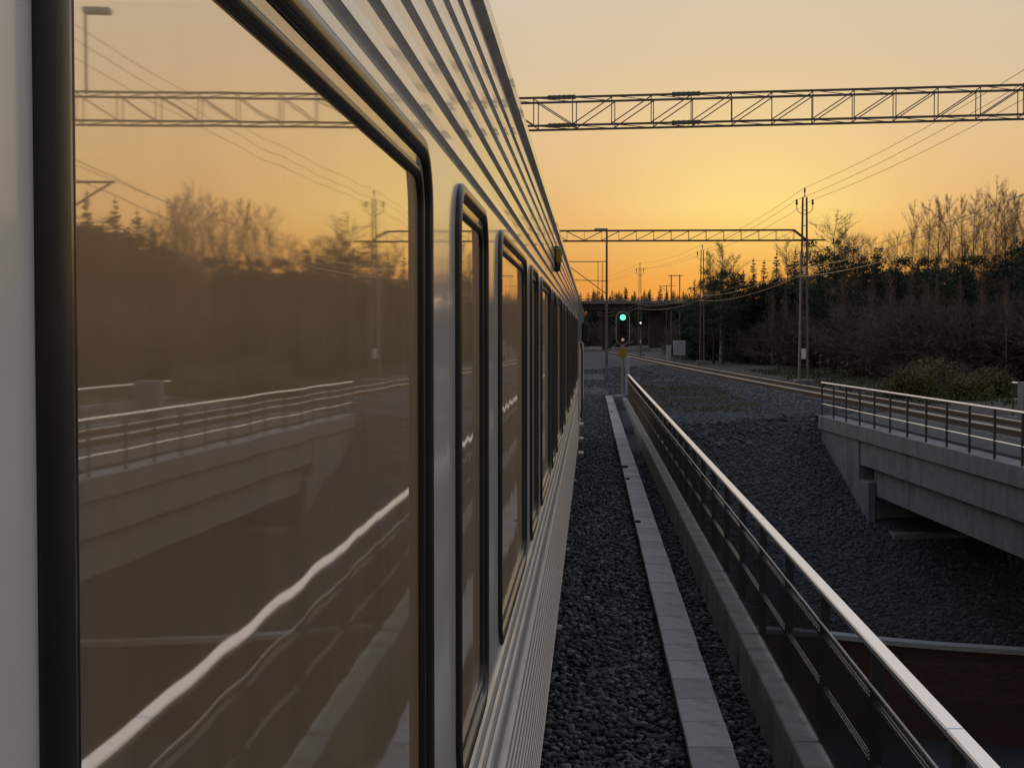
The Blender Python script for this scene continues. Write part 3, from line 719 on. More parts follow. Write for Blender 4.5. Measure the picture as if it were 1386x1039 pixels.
def line_mast(px, ptop, Y, name, label, mtl, w0=.75, w1=.34, box=False):
    b = atY(px, VPY, Y); X0 = b.x; zt = atY(px, ptop, Y).z
    m = empty(name, (X0, Y, 0)); tag(m, label, 'mast', 'lattice masts beside the curving track')
    gz = float(ground_z(X0, Y))
    lattice(m, 0, 0, gz, zt-.55, w0, w1, mtl, 'lattice_shaft')
    MB().box(-.55, .55, -.5, .5, gz-.3, gz+.35, .04).build('footing', M['conc'], m)
    MB().tube((0, 0, zt-.55), (0, 0, zt-.25), .03).build('tip', mtl, m)
    i0 = MB().tube((0, 0, zt-.25), (0, 0, zt-.02), .06, .045, n=8).build('insulator', M['insul'], m)
    for s in (-1, 1):
        MB().path([(0, 0, zt-1.55), (s*.32, 0, zt-1.42), (s*.46, 0, zt-1.25), (s*.46, 0, zt-.95)], .022, 6).build('arm', mtl, m)
        MB().tube((s*.46, 0, zt-.98), (s*.46, 0, zt-.68), .07, .05, n=8).build('insulator', M['insul'], m)
    if box:
        s_ = MB().box(-.20, .06, -.55, -.43, 1.15, 1.75, .02).build('notice_plate', M['white'], m)
        MB().tube((-.34, -.35, gz), (-.24, -.30, 7.4), .045, n=8).build('conduit', M['galv'], m)
    return Vector((X0, Y, zt))
m2 = line_mast(1088, 254, G2, 'lattice_mast', 'tall lattice pole with small white plate, end of the second gantry', M['gantry'], .46, .22, box=True)
m3 = line_mast(950, 331, 144, 'lattice_mast', 'reddish lattice pole beside the grey cabinets', M['rustmast'], .42, .22)
m4 = line_mast(866, 356, 186, 'lattice_mast', 'thin distant lattice pole seen above the road bridge', M['rustmast'], .4, .2)
# power line wires: three conductors from mast to mast, and on towards the camera
def sag(p0, p1, s, n=14):
    return [Vector(p0).lerp(Vector(p1), k/n) - Vector((0, 0, 4*s*(k/n)*(1-k/n))) for k in range(n+1)]
nxt = Vector((15.2, 30.0, 12.15))
wset = [('left conductor', (-.46, -.70)), ('top conductor', (0, 0)), ('right conductor', (.46, -.70))]
for nm, (dx, dz) in wset:
    o_ = Vector((dx, 0, dz)); pts = []
    chain = [nxt+Vector((dx*1.5, -25, dz+.6)), nxt+o_, m2+o_, m3+o_, m4+o_, Vector((1.0, 250, 12.0))+o_]
    for k in range(len(chain)-1): pts += sag(chain[k], chain[k+1], .55 if k == 1 else .4)[(1 if k else 0):]
    w = MB().path(pts, .010, 5).build('power_wire', M['wire']); tag(w, {'left conductor': 'thin power wire on the left arms of the lattice poles', 'top conductor': 'thin power wire over the very tips of the lattice poles', 'right conductor': 'thin power wire on the right arms of the lattice poles'}[nm], 'wire', 'power wires over the lattice poles')
for (dz, nm, side) in ((6.45, 'upper of the two bright feeder wires sagging across the dark wood', -.35), (5.95, 'lower of the two bright feeder wires sagging across the dark wood', -.35)):
    ch = [Vector((13.3, -10, dz+1.2)), Vector((13.25, G1, dz+.9)), Vector((m2.x+side, G2, dz)), Vector((m3.x-.3, 144, dz-.1)), Vector((m4.x-.3, 186, dz-.1)), Vector((1.0, 260, dz))]
    pts = []
    for k in range(len(ch)-1): pts += sag(ch[k], ch[k+1], .62 if k == 1 else .5)[(1 if k else 0):]
    w = MB().path(pts, .015, 5).build('feeder_wire', M['feeder']); tag(w, nm, 'wire')
def catenary(xs_, label, zc=5.55, zm=6.9):
    c = empty('overhead_wire', (0, 0, 0)); tag(c, label, 'wire')
    stn = [-15, G1+.4, G2+.2, 144, 186, 260]
    pc = [Vector((xs_(y), y, zc)) for y in stn]; pts = []; ptm = []
    for k in range(len(stn)-1):
        pts += sag(pc[k], pc[k+1], .03)[(1 if k else 0):]
        ptm += sag(pc[k]+Vector((0, 0, zm-zc)), pc[k+1]+Vector((0, 0, zm-zc)), .75)[(1 if k else 0):]
    MB().path(pts, .008, 4).build('contact_wire', M['wire'], c); MB().path(ptm, .008, 4).build('messenger_wire', M['wire'], c)
    d = MB()
    for k in range(0, len(pts), 2): d.tube(pts[k], ptm[k], .004, n=3)
    d.build('dropper', M['wire'], c)
catenary(lambda y: track_x(max(y, 8)), 'overhead contact line above the curving right-hand track')
# cantilever mast with lamp over our track
cmY = 120.0; cb = atY(821, VPY, cmY)
cm = empty('catenary_mast', (cb.x, cmY, 0)); tag(cm, 'slim mast with street lamp head and cantilever arms beyond the signal', 'mast')
def cz(py): return atY(821, py, cmY).z
MB().tube((0, 0, -.4), (0, 0, cz(311)), .12, .075, n=10).build('pole', M['gantry'], cm)
MB().box(-1.0, .08, -.14, .14, cz(312), cz(309), .03).build('lamp_head', M['grey'], cm)
MB().tube((0, 0, cz(354)), (-3.1, 0, cz(354)), .035).build('arm', M['gantry'], cm)
MB().tube((0, 0, cz(398)), (-2.9, 0, cz(362)), .035).build('arm', M['gantry'], cm)
MB().tube((.1, 0, cz(380)), (-2.8, 0, cz(379)), .03).build('arm', M['gantry'], cm)
MB().tube((-.7, 0, cz(354)), (-.7, 0, cz(400)), .025).tube((-.35, 0, cz(356)), (-.35, 0, cz(402)), .025).build('drop_tube', M['gantry'], cm)
MB().box(-.45, .45, -.45, .45, -.5, -.1, .03).build('footing', M['conc'], cm)
# portal-like frames far off, between the bridge and the distant wood
hf = atY(914, VPY, 300)
h = empty('line_frame', (hf.x, 300, 0)); tag(h, 'small far twin-legged line frame above the road bridge', 'mast')
for s in (-1, 1): MB().bar((s*.85, 0, 0), (s*.85, 0, atY(914, 372, 300).z), .2, .2).build('leg', M['gantry'], h)
MB().bar((-1.5, 0, atY(914, 373, 300).z), (1.6, 0, atY(914, 373, 300).z), .14, .14).build('cross_arm', M['gantry'], h)
h2 = empty('far_cantilever', (atY(902, VPY, 270).x, 270, 0)); tag(h2, 'far slim mast with one sideways arm left of the twin-legged frame', 'mast')
MB().bar((0, 0, 0), (0, 0, atY(900, 386, 270).z), .14, .14).build('pole', M['gantry'], h2)
MB().bar((-1.4, 0, atY(900, 387, 270).z), (1.6, 0, atY(900, 387, 270).z), .09, .09).bar((-1.3, 0, atY(900, 388, 270).z), (0, 0, atY(900, 393, 270).z), .07, .07).build('arm', M['gantry'], h2)

# ------------------------------------------------------------------ light signal
SY = 70.5; sx = atY(843, VPY, SY).x
def szz(py): return atY(843, py, SY).z
sg = empty('light_signal', (sx, SY, -.3)); tag(sg, 'tall oval light signal showing green at the end of the railing', 'signal')
def stadium(cx_, cz_, w, h_, y0, y1, n=12):
    r = w/2; pts = []
    for i in range(n+1): t = math.pi*i/n; pts.append((cx_+r*math.cos(t), cz_+h_/2-r+r*math.sin(t)))
    for i in range(n+1): t = math.pi+math.pi*i/n; pts.append((cx_+r*math.cos(t), cz_-h_/2+r+r*math.sin(t)))
    N_ = len(pts)
    return MB().add([(p[0], y0, p[1]) for p in pts]+[(p[0], y1, p[1]) for p in pts], [tuple(range(N_)), tuple(range(2*N_-1, N_-1, -1))]+[(i, N_+i, N_+(i+1) % N_, (i+1) % N_) for i in range(N_)])
zc_ = (szz(421)+szz(467))/2+.3; hh = szz(421)-szz(467)
brd = stadium(0, zc_, .67, hh, 0, .04).build('backing_board', M['grey'], sg)
stadium(0, zc_, .585, hh-.085, -.02, -.002).build('black_face', M['black'], brd)
for k, (py, mt, r_) in enumerate(((429.5, 'green_l', .135), (437, 'black', .10), (445, 'black', .10), (452, 'black', .10), (459.5, 'warm_l', .07))):
    zz = szz(py)+.3
    ln = MB().tube((0, -.022, zz), (0, -.05, zz), r_, n=18).build('lens', M[mt], brd)
    hd = MB(); n = 12; vs = []; fs = []
    for i in range(n+1):
        t = math.pi*i/n; vs += [(.145*math.cos(t), -.022, zz+.145*math.sin(t)), (.145*math.cos(t), -.22, zz+.145*math.sin(t))]
    for i in range(n): fs.append((2*i, 2*i+2, 2*i+3, 2*i+1))
    hd.add(vs, fs).build('hood', M['black'], brd)
MB().tube((0, .1, -.1), (0, .1, szz(455)+.3), .07, n=10).build('post', M['galv'], sg)
MB().box(-.20, .20, .0, .03, szz(483)+.3, szz(472)+.3, .01).build('number_plate', M['yellow'], sg)
MB().box(.13, .33, .05, .25, -.1, szz(483)+.3, .015).build('cable_box', M['grey'], sg)
MB().bar((-.30, .1, szz(466)+.3), (-.75, .1, szz(474)+.3), .04, .04).bar((.30, .1, szz(465)+.3), (.5, .1, szz(461)+.3), .04, .04).build('stay', M['galv'], sg)
MB().box(-.35, .45, -.3, .5, -.35, .02, .02).build('footing', M['conc'], sg)
# end slab of the trough
o = MB().box(.66, 1.55, 67.05, 67.8, -.45, -.21, .01).build('end_slab', M['conc']); tag(o, 'concrete slab closing the far end of the cable trough', 'slab')
# far dwarf signal with white lamps
fs_ = empty('dwarf_signal', (atY(867, VPY, 165).x, 165, -.3)); tag(fs_, 'distant small signal post with white light right of the green signal', 'signal')
MB().tube((0, 0, 0), (0, 0, atY(867, 434, 165).z+.3), .06, n=8).build('post', M['gantry'], fs_)
MB().box(-.22, .22, -.08, .08, atY(867, 443, 165).z+.3, atY(867, 433, 165).z+.3, .03).build('head', M['black'], fs_)
MB().tube((0, -.085, atY(867, 437, 165).z+.3), (0, -.11, atY(867, 437, 165).z+.3), .10, n=12).build('lens', M['white_l'], fs_)
MB().box(-.1, .1, -.08, .08, atY(867, 464, 165).z+.3, atY(867, 460, 165).z+.3, .02).build('label_plate', M['white'], fs_)
# cabinets
cY = 150.0; cbx = atY(917, VPY, cY).x; gz = -.35
cbn = empty('relay_cabinet', (cbx+.1, cY, gz)); tag(cbn, 'pale grey two-door trackside cabinet on short legs', 'cabinet')
zt_, zb_ = atY(917, 461, cY).z-gz, atY(917, 481, cY).z-gz
for (a_, b_) in ((-.5, .08), (.10, .68)): MB().box(a_, b_, -.30, -.26, zb_+.02, zt_-.03, .01).build('door', M['grey'], cbn)
MB().box(-.52, .70, -.25, .3, zb_, zt_, .015).build('case', M['grey'], cbn)
for a_ in (-.45, .6): MB().box(a_, a_+.07, -.2, .2, -.1, zb_).build('leg', M['black'], cbn)
o = MB().box(-.25, .25, -.25, .25, -.2, 1.75, .03).box(-.29, .29, -.29, .29, 1.75, 1.83, .01).build('narrow_cabinet', M['grey'], None, (cbx-.85, cY+.4, gz)); tag(o, 'narrower darker trackside cabinet left of the two-door one', 'cabinet')

# ------------------------------------------------------------------ road bridge in the distance
OY = 250.0
def oz(py): return atY(870, py, OY).z
def ox(px): return atY(px, VPY, OY).x
ob = empty('road_bridge', (0, OY, 0)); tag(ob, 'distant flat road bridge crossing over the tracks', 'bridge')
MB().box(-40, ox(962), 0, 9, oz(420), oz(411.5), .04).build('girder', M['under'], ob)
MB().box(-40, ox(964), -.5, 9.5, oz(411.3), oz(407), .03).build('deck_edge', M['conc'], ob)
for z_ in (oz(404.5), oz(406)): MB().bar((-40, -.4, z_), (ox(964), -.4, z_), .07, .07).build('guard_rail', M['galv'], ob)
gp = MB().bar((0, -.4, 0), (0, -.4, oz(404.5)-oz(407)), .06, .06).mesh('post', M['galv'])
for k in range(20): mesh_obj('post', gp, ob, (-30+k*2.5, 0, oz(407)))
for (pa, pb, m_) in ((880, 897, 'bark'), (815, 828, 'under'), (760, 772, 'under')):
    MB().box(ox(pa), ox(pb), 1.5, 7.5, -.6, oz(420.2), .05).build('pier', M[m_], ob)
em = MB().add([(ox(930), OY-3, -.4), (ox(952), OY, oz(412)), (60, OY, oz(411)), (60, OY-10, -.4), (ox(930), OY+13, -.4), (ox(952), OY+9.3, oz(412)), (60, OY+9.3, oz(411)), (60, OY+20, -.4)],
              [(0, 3, 2, 1), (4, 5, 6, 7), (0, 1, 5, 4), (1, 2, 6, 5)]).build('embankment', M['soil']); em['kind'] = 'structure'
# low gravel road between track and wood
vs = []; rp_ = [(60, 112), (40, 118), (24, 133), (17.8, 172), (12, 236), (8, 330)]
for i, (xx, yy_) in enumerate(rp_):
    a_ = Vector(rp_[max(i-1, 0)]); b_ = Vector(rp_[min(i+1, len(rp_)-1)]); d = (b_-a_).normalized(); n = Vector((d.y, -d.x))
    for (s, z) in ((-2.6, -.40), (-1.9, .0), (1.9, .0), (2.6, -.40)): vs.append((xx+n.x*s, yy_+n.y*s, z+.25))
o = MB().add(vs, [(k*4+i, k*4+i+1, k*4+5+i, k*4+4+i) for k in range(len(rp_)-1) for i in range(3)]).build('gravel_road', M['gravel']); o['kind'] = 'structure'

# ------------------------------------------------------------------ trees
class TB:                    # triangle collector
    def __init__(s): s.v = []; s.t = []; s.n = 0
    def seg(s, p0, p1, r0, r1):
        d = p1-p0; l = d.length
        if l < 1e-6: return
        d = d/l; a = d.orthogonal().normalized(); b = d.cross(a); k = s.n
        for (p, r) in ((p0, r0), (p1, r1)):
            for i in range(3):
                t = 2.0944*i; q = p+a*(math.cos(t)*r)+b*(math.sin(t)*r); s.v.append((q.x, q.y, q.z))
        for i in range(3):
            j = (i+1) % 3; s.t += [(k+i, k+j, k+3+j), (k+i, k+3+j, k+3+i)]
        s.n += 6
    def tri(s, a, b, c):
        s.v += [tuple(a), tuple(b), tuple(c)]; s.t.append((s.n, s.n+1, s.n+2)); s.n += 3
    def mesh(s, name, m): return np_mesh(name, np.array(s.v), np.array(s.t), m)
def rv(r, s=1.0): return Vector((r.uniform(-s, s), r.uniform(-s, s), r.uniform(-s, s)))
def trunk_mesh(r, H, r0, m, bend=.02):
    t = MB(); pts = []; p = Vector((0, 0, -.4)); n = 7
    for k in range(9):
        z = -.4+(H+.4)*k/8; pts.append(Vector((math.sin(k*.8+r.random()*6)*bend*H*k/16, math.cos(k*.9+r.random()*6)*bend*H*k/16, z)))
    vs = []
    for k, q in enumerate(pts):
        rr = r0*(1-.93*k/8)*(1.25 if k == 0 else 1)
        for i in range(n): a_ = 2*math.pi*i/n; vs.append(q+Vector((math.cos(a_)*rr, math.sin(a_)*rr, 0)))
    t.add(vs, [(k*n+i, k*n+(i+1) % n, (k+1)*n+(i+1) % n, (k+1)*n+i) for k in range(8) for i in range(n)])
    return t.mesh('trunk', m, True), pts
def birch(seed, H=10, spread=1.0, low=.28):
    r = random.Random(seed); tm, pts = trunk_mesh(r, H, .011*H, M['birchbark']); c = TB()
    def at(z): 
        t = max(0, min(7.999, (z+.4)/(H+.4)*8)); k = int(t); return pts[k].lerp(pts[k+1], t-k)
    nb_ = 46
    for b in range(nb_):
        f = low+(1-low)*(b+r.random())/nb_; p = at(f*H); az = r.uniform(0, 6.283)
        L = H*(.30*(1-f)**.6+.05)*r.uniform(.75, 1.2)*spread; el = R(r.uniform(30, 68)); d = Vector((math.cos(az)*math.cos(el), math.sin(az)*math.cos(el), math.sin(el)))
        q = p; rr = .0019*H*(1.15-f); n = 4
        for k in range(n):
            d = (d+rv(r, .09)+Vector((0, 0, .05))).normalized(); q2 = q+d*(L/n)
            c.seg(q, q2, rr*(1-k/n*.8), rr*(1-(k+1)/n*.8)); 
            for tw in range(6):
                td = (d+rv(r, .8)+Vector((0, 0, .18))).normalized(); s0 = q.lerp(q2, r.random()); l = L*r.uniform(.16, .36)
                m1 = s0+td*l*.55; e1 = m1+(td+rv(r, .22)+Vector((0, 0, .05))).normalized()*l*.6
                c.seg(s0, m1, .0044, .0036); c.seg(m1, e1, .0036, .0024)
                for u in range(4):
                    t2 = (td+rv(r, .6)).normalized(); s1 = s0.lerp(m1, r.random()) if u < 2 else m1.lerp(e1, r.random())
                    c.seg(s1, s1+t2*l*r.uniform(.3, .6), .0030, .002)
            q = q2
    return tm, c.mesh('crown', M['twig'])
def spruce(seed, H=10, wid=.19):
    r = random.Random(seed); tm, pts = trunk_mesh(r, H, .013*H, M['bark'], .006); c = TB()
    nl = 58
    for l in range(nl):
        f = .10+.90*(l/nl)**.92; z = f*H+r.uniform(-.08, .08); Rr = wid*H*(1-f)**.85*r.uniform(.75, 1.15)+.04; nb_ = max(4, int(9*(1-f)+4))
        for b in range(nb_):
            az = r.uniform(0, 6.283); L = Rr*r.uniform(.65, 1.12); dr = -.45+.5*r.random() if f < .85 else .3
            d = Vector((math.cos(az), math.sin(az), dr)); sd_ = Vector((-math.sin(az), math.cos(az), 0)); p0 = Vector((0, 0, z+r.uniform(-.22, .22)*min(1, 1.6*(1-f)+.1))); g = .30+.70*min(1, 1.5*(1-f))
            nseg = max(3, int(L/.22))
            for k in range(nseg):
                t = (k+.3)/nseg; q = p0+d*(L*t)+Vector((0, 0, .10*L*t*t)); w = .34*(1-t*.62)*min(1, L*.9)+.05
                for s in (-1, 1):
                    o2 = sd_*(s*w*r.uniform(.7, 1.2)); 
                    tip = q+o2+d*(.16+.1*r.random())+Vector((0, 0, -.30*r.uniform(.2, 1.4)))
                    tip = q+(tip-q)*g; c.tri(q-d*.06*g, q+d*.13*g, tip)
                c.tri(q-sd_*.07*g, q+sd_*.07*g, q+d*.26*g+g*Vector((0, 0, -.28*r.random())))
    c.tri((-.04, 0, H*.97), (.04, 0, H*.97), (0, 0, H*1.03)); c.tri((0, -.04, H*.97), (0, .04, H*.97), (0, 0, H*1.03))
    return tm, c.mesh('crown', M['needle'])
def pine(seed, H=10):
    r = random.Random(seed); tm, pts = trunk_mesh(r, H*.95, .014*H, M['bark'], .02); c = TB()
    for b in range(54):
        f = .40+.60*r.random()**.8; az = r.uniform(0, 6.283); L = H*(.20*math.sin(math.pi*min(1, (1.04-f)/.64))**.6+.03)*r.uniform(.5, 1.1)
        ctr = Vector((math.cos(az)*L, math.sin(az)*L, f*H+L*.25)); k = Vector((0, 0, f*H*.97)); c.seg(k, ctr, .03, .012)
        rad = H*.055*r.uniform(.7, 1.3)
        for t in range(46):
            o1 = rv(r).normalized()*rad*r.random()**.4; o1.z *= .6; q = ctr+o1; d = (rv(r)+Vector((0, 0, .5))).normalized()*r.uniform(.16, .30); s = d.cross(rv(r)).normalized()*.055
            c.tri(q-s, q+s, q+d)
    return tm, c.mesh('crown', M['pneedle'])
def bush(seed, Rr=1.0, leaf='shrub', nleaf=420, stems=44):
    r = random.Random(seed); c = TB(); st = TB()
    for b in range(stems):
        az = r.uniform(0, 6.283); el = R(r.uniform(40, 88)); d = Vector((math.cos(az)*math.cos(el), math.sin(az)*math.cos(el), math.sin(el))); q = Vector((r.uniform(-.2, .2), r.uniform(-.2, .2), -.1)); L = Rr*r.uniform(1.1, 1.9)
        for k in range(5):
            d = (d+rv(r, .18)).normalized(); q2 = q+d*L/5; st.seg(q, q2, .016*(1-k/6), .016*(1-(k+1)/6))
            for t in range(5):
                td = (d+rv(r, .8)).normalized(); s0 = q.lerp(q2, r.random()); e = s0+td*L*r.uniform(.12, .28); st.seg(s0, e, .007, .003)
                for u in range(3):
                    s1 = s0.lerp(e, r.random()); st.seg(s1, s1+(td+rv(r, .8)).normalized()*L*.11, .004, .002)
            q = q2
    for k in range(nleaf):
        o1 = rv(r).normalized()*Rr*(.35+.75*r.random()**.5)*(1+.25*math.sin(o1_ if (o1_ := r.uniform(0, 9)) else 0)); o1.z = abs(o1.z)*1.35
        d = rv(r).normalized()*r.uniform(.05, .11); s = d.cross(rv(r)).normalized()*r.uniform(.03, .06); c.tri(o1-s, o1+s, o1+d)
    return st.mesh('stems', M['shrubstem']), c.mesh('crown', M[leaf])
B_ = [birch(1, 10, 1.0), birch(2, 10, .8, .35), birch(3, 10, 1.15, .22), birch(4, 10, .7, .4)]
S_ = [spruce(11), spruce(12, wid=.16), spruce(13, wid=.23)]
P_ = [pine(21), pine(22)]
H_ = [bush(31), bush(32, nleaf=300)]
W_ = [bush(41, leaf='leaf', nleaf=5200)]
def plant(kind, protos, px, ptop, Y, label, cat, group, names=('trunk', 'crown'), wide_=1.0):
    x_ = atY(px, VPY, Y).x; gz = float(ground_z(x_, Y)); zt = atY(px, ptop, Y).z; Hh = max(zt-gz, .6)
    base = 10.0 if kind != 'bush' else 1.9
    pr = protos[rnd.randrange(len(protos))]
    e = empty(kind if kind != 'bush' else 'bush', (x_, Y, gz), rnd.uniform(0, 6.28)); s = Hh/base
    e.scale = (s*wide_, s*wide_, s)
    tag(e, label, cat, group)
    for nm, me in zip(names, pr): mesh_obj(nm, me, e)
    return e
ORD = ['first', 'second', 'third', 'fourth', 'fifth', 'sixth', 'seventh', 'eighth', 'ninth', 'tenth', 'eleventh', 'twelfth', 'thirteenth', 'fourteenth', 'fifteenth', 'sixteenth',
       'seventeenth', 'eighteenth', 'nineteenth', 'twentieth', 'twenty-first', 'twenty-second', 'twenty-third', 'twenty-fourth', 'twenty-fifth', 'twenty-sixth', 'twenty-seventh', 'twenty-eighth', 'twenty-ninth', 'thirtieth']
birches = [(962, 345, 165, 1.1), (976, 334, 160, 1.4), (993, 352, 165, 1.2), (1128, 299, 135, 1.35), (1142, 318, 138, 1.0), (1155, 326, 140, 1.0), (1180, 330, 135, .9), (1213, 322, 128, .8), (1235, 286, 124, .55),
           (1256, 284, 118, .8), (1270, 276, 117, .8), (1284, 269, 118, .75), (1300, 276, 115, .8), (1316, 272, 116, .8), (1330, 282, 114, .8), (1346, 256, 112, .7), (1358, 268, 112, 1.0), (1371, 264, 110, .9), (1384, 278, 111, .8),
           (1402, 300, 112, .8), (1065, 330, 150, .9), (1092, 338, 150, .9)]
birches.sort()
for k, (px, pt, Yd, wd) in enumerate(birches):
    plant('birch_tree', B_, px, pt, Yd, 'bare leafless birch rising above the dark wood, %s birch from the left' % ORD[k], 'tree', 'bare birches on the skyline', wide_=wd)
spr = [(1019, 350, 150), (1034, 353, 150), (1051, 341, 146), (1076, 338, 145), (1006, 366, 152), (1187, 345, 118), (1216, 352, 112), (1305, 340, 104), (1402, 303, 92), (1388, 330, 90), (1424, 278, 90), (1437, 300, 95), (1460, 262, 92),
       (1476, 300, 92), (1498, 252, 92), (1520, 262, 92), (1545, 250, 95), (1109, 352, 132), (940, 378, 175), (1360, 352, 98)]
spr.sort()
for k, (px, pt, Yd) in enumerate(spr):
    plant('spruce_tree', S_, px, pt, Yd, 'dark conical spruce at the edge of the wood, %s spruce from the left' % ORD[k], 'tree', 'dark spruces of the wood', wide_=1.15)
pin = [(966, 371, 150), (979, 374, 148), (1112, 333, 128), (1168, 343, 124), (1150, 352, 126), (1238, 352, 112), (1262, 358, 110), (1335, 350, 104), (1280, 356, 106), (990, 372, 155), (1415, 320, 96), (1448, 300, 98)]  # the two leftmost pines are added to block the low sun
pin.sort()
for k, (px, pt, Yd) in enumerate(pin):
    plant('pine_tree', P_, px, pt, Yd, 'bushy dark pine in the wood, %s pine from the left' % ORD[k], 'tree', 'dark pines of the wood', wide_=1.1)
tkp = [(1045, 396, 140), (1140, 372, 112), (1178, 380, 104), (1205, 376, 100), (1300, 384, 92), (1328, 372, 90), (1362, 378, 86), (1252, 388, 98), (1100, 372, 138), (1083, 380, 140), (1118, 368, 136), (1062, 392, 142), (1232, 372, 108), (1268, 376, 104)]
for k, (px, pt, Yd) in enumerate(sorted(tkp)):
    plant('birch_tree', [B_[3], B_[1]], px, pt, Yd, 'pale thin birch trunk against the dark wood, %s pale trunk from the left' % ORD[k], 'tree', 'pale birches in front of the wood', wide_=.55)
wil = [(1232, 492, 70, 'small yellow-green willow bush left of the big willow'), (1262, 479, 72, 'big yellow-green willow bush coming into leaf behind the side bridge'), (1310, 500, 68, 'low yellow-green willow bush by the concrete block'), (1340, 492, 71, 'yellow-green bush nearest the concrete block')]
for (px, pt, Yd, lab) in wil: plant('bush', W_, px, pt, Yd, lab, 'bush', 'willow bushes by the side bridge', ('stems', 'crown'), 1.35)

# everything deeper in the wood: one mass of trees and undergrowth
def instance_join(name, specs, label):
    byk = {}
    Vs, Ts, Ms, n = [], [], [], 0; mats = []
    cache = {}
    for (me, x_, y_, z_, sx_, sz_, rot) in specs:
        if me.name not in cache:
            me.calc_loop_triangles(); v = np.empty(len(me.vertices)*3, np.float32); me.vertices.foreach_get('co', v)
            t = np.empty(len(me.loop_triangles)*3, np.int32); me.loop_triangles.foreach_get('vertices', t)
            if me.materials[0] not in mats: mats.append(me.materials[0])
            cache[me.name] = (v.reshape(-1, 3), t.reshape(-1, 3), mats.index(me.materials[0]))
        v, t, mi = cache[me.name]; c_, s_ = math.cos(rot), math.sin(rot)
        w = np.empty_like(v); w[:, 0] = (v[:, 0]*c_-v[:, 1]*s_)*sx_+x_; w[:, 1] = (v[:, 0]*s_+v[:, 1]*c_)*sx_+y_; w[:, 2] = v[:, 2]*sz_+z_
        Vs.append(w); Ts.append(t+n); Ms.append(np.full(len(t), mi)); n += len(v)
    o = mesh_obj(name, np_mesh(name, np.concatenate(Vs), np.concatenate(Ts), mats, np.concatenate(Ms)))
    tag(o, label, 'wood', kind='stuff'); return o
skyl = lambda px: float(np.interp(px, [880, 930, 960, 1010, 1060, 1110, 1200, 1300, 1386, 1420, 1500, 1600], [402, 392, 392, 385, 368, 366, 368, 366, 352, 330, 300, 290]))
sp_ = []
for k in range(170):
    px = rnd.uniform(935, 1600); f = np.interp(px, [945, 1150, 1300, 1600], [165, 140, 115, 98]); Yd = f+rnd.uniform(-6, 30)
    pt = skyl(px)+abs(rnd.gauss(0, 16))+4; x_ = atY(px, VPY, Yd).x; gz = float(ground_z(x_, Yd)); s = max((atY(px, pt, Yd).z-gz)/10, .25)
    pr = S_[rnd.randrange(3)] if rnd.random() < .6 else P_[rnd.randrange(2)]; rot = rnd.uniform(0, 6.28)
    for me in pr: sp_.append((me, x_, Yd, gz, s*1.45, s, rot))
for (px, pt, Yd) in ((944, 404, 172), (952, 398, 170), (959, 393, 168), (966, 390, 170), (972, 388, 172), (978, 390, 169), (985, 388, 171), (992, 389, 168), (1000, 388, 170), (969, 396, 176), (981, 396, 178)):  # dense spruces added to the mass to keep sun glints off the train
    x_ = atY(px, VPY, Yd).x; s = (atY(px, pt, Yd).z+.4)/10
    for me in S_[2]: sp_.append((me, x_, Yd, -.4, s*1.7, s, px))
instance_join('woodland', sp_, 'dense dark mass of spruce and pine deeper in the wood')
sp_ = []
for k in range(130):
    px = rnd.uniform(905, 1600); f = np.interp(px, [905, 1000, 1140, 1200, 1386, 1600], [190, 152, 122, 96, 84, 76]); Yd = f+rnd.uniform(0, 22)
    pt = np.interp(px, [905, 1000, 1150, 1386, 1600], [455, 425, 400, 395, 370])+rnd.uniform(-8, 55); x_ = atY(px, VPY, Yd).x; gz = float(ground_z(x_, Yd)); s = max((atY(px, pt, Yd).z-gz)/1.9, .4); rot = rnd.uniform(0, 6.28)
    for me in H_[rnd.randrange(2)]: sp_.append((me, x_, Yd, gz, s*1.1, s, rot))
instance_join('undergrowth', sp_, 'brown leafless thicket along the foot of the wood')
sp_ = []
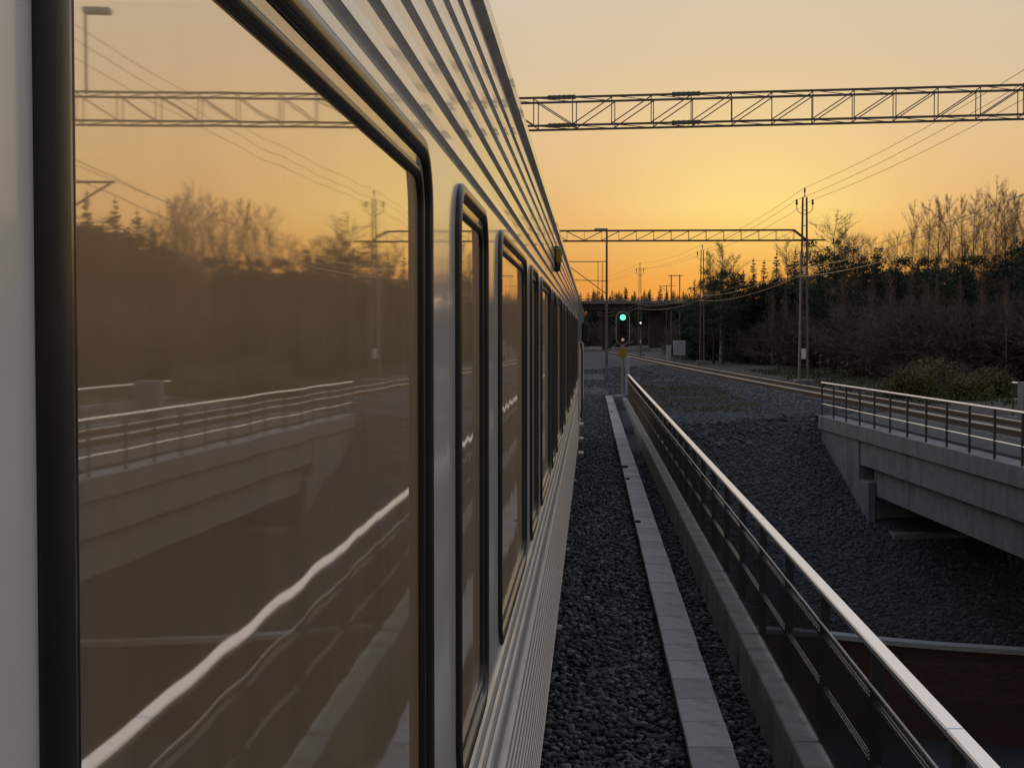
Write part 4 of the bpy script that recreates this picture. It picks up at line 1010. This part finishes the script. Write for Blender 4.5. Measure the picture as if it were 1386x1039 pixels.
for k in range(150):
    px = rnd.uniform(730, 1010); Yd = rnd.uniform(330, 420); pt = 392+abs(rnd.gauss(0, 9))-(7 if rnd.random() < .15 else 0); x_ = atY(px, VPY, Yd).x; s = (atY(px, pt, Yd).z)/10; rot = rnd.uniform(0, 6.28)
    for me in S_[rnd.randrange(3)]: sp_.append((me, x_, Yd, -.3, s*1.5, s, rot))
for k in range(60):
    px = rnd.uniform(740, 1000); Yd = rnd.uniform(300, 360); x_ = atY(px, VPY, Yd).x
    for me in H_[rnd.randrange(2)]: sp_.append((me, x_, Yd, -.3, rnd.uniform(2, 3.2), rnd.uniform(1.8, 3.6), rnd.uniform(0, 6.28)))
instance_join('distant_wood', sp_, 'far line of spruces beyond the road bridge')

# grass and dry plants
def grass(name, n, xr, yr, m, h, label, cond=None):
    x_, y_ = uni(n, *xr, *yr); 
    cl = (np.sin(x_*1.3+2)*np.sin(y_*.9)+.4*np.sin(x_*4.1)*np.sin(y_*3.3)) > .05
    if cond is not None: cl &= cond(x_, y_)
    x_, y_ = x_[cl], y_[cl]; z_ = ground_z(x_, y_); n = len(x_); a_ = nrs.uniform(0, 6.28, n); w = .02+h*.05; hh_ = h*nrs.uniform(.4, 1.2, n)
    v = np.zeros((n, 3, 3)); v[:, 0] = np.stack([x_-np.cos(a_)*w, y_-np.sin(a_)*w, z_-.02], 1); v[:, 1] = np.stack([x_+np.cos(a_)*w, y_+np.sin(a_)*w, z_-.02], 1)
    v[:, 2] = np.stack([x_+nrs.normal(0, h*.4, n), y_+nrs.normal(0, h*.4, n), z_+hh_], 1)
    o = mesh_obj(name, np_mesh(name, v.reshape(-1, 3), np.arange(3*n).reshape(-1, 3), m)); tag(o, label, 'grass', kind='stuff')
grass('dry_grass', 6000, (2.0, 7.5), (55, 84), M['drygrass'], .22, 'thin dry grass on the gravel beyond the railing', lambda a, b: (a < track_x(75)-3.3) & (a > 2.2))
grass('meadow_grass', 30000, (12.8, 34), (62, 125), M['grass'], .30, 'short green grass between the curving track and the wood', lambda a, b: a > 12.9+(62-b)*.02)
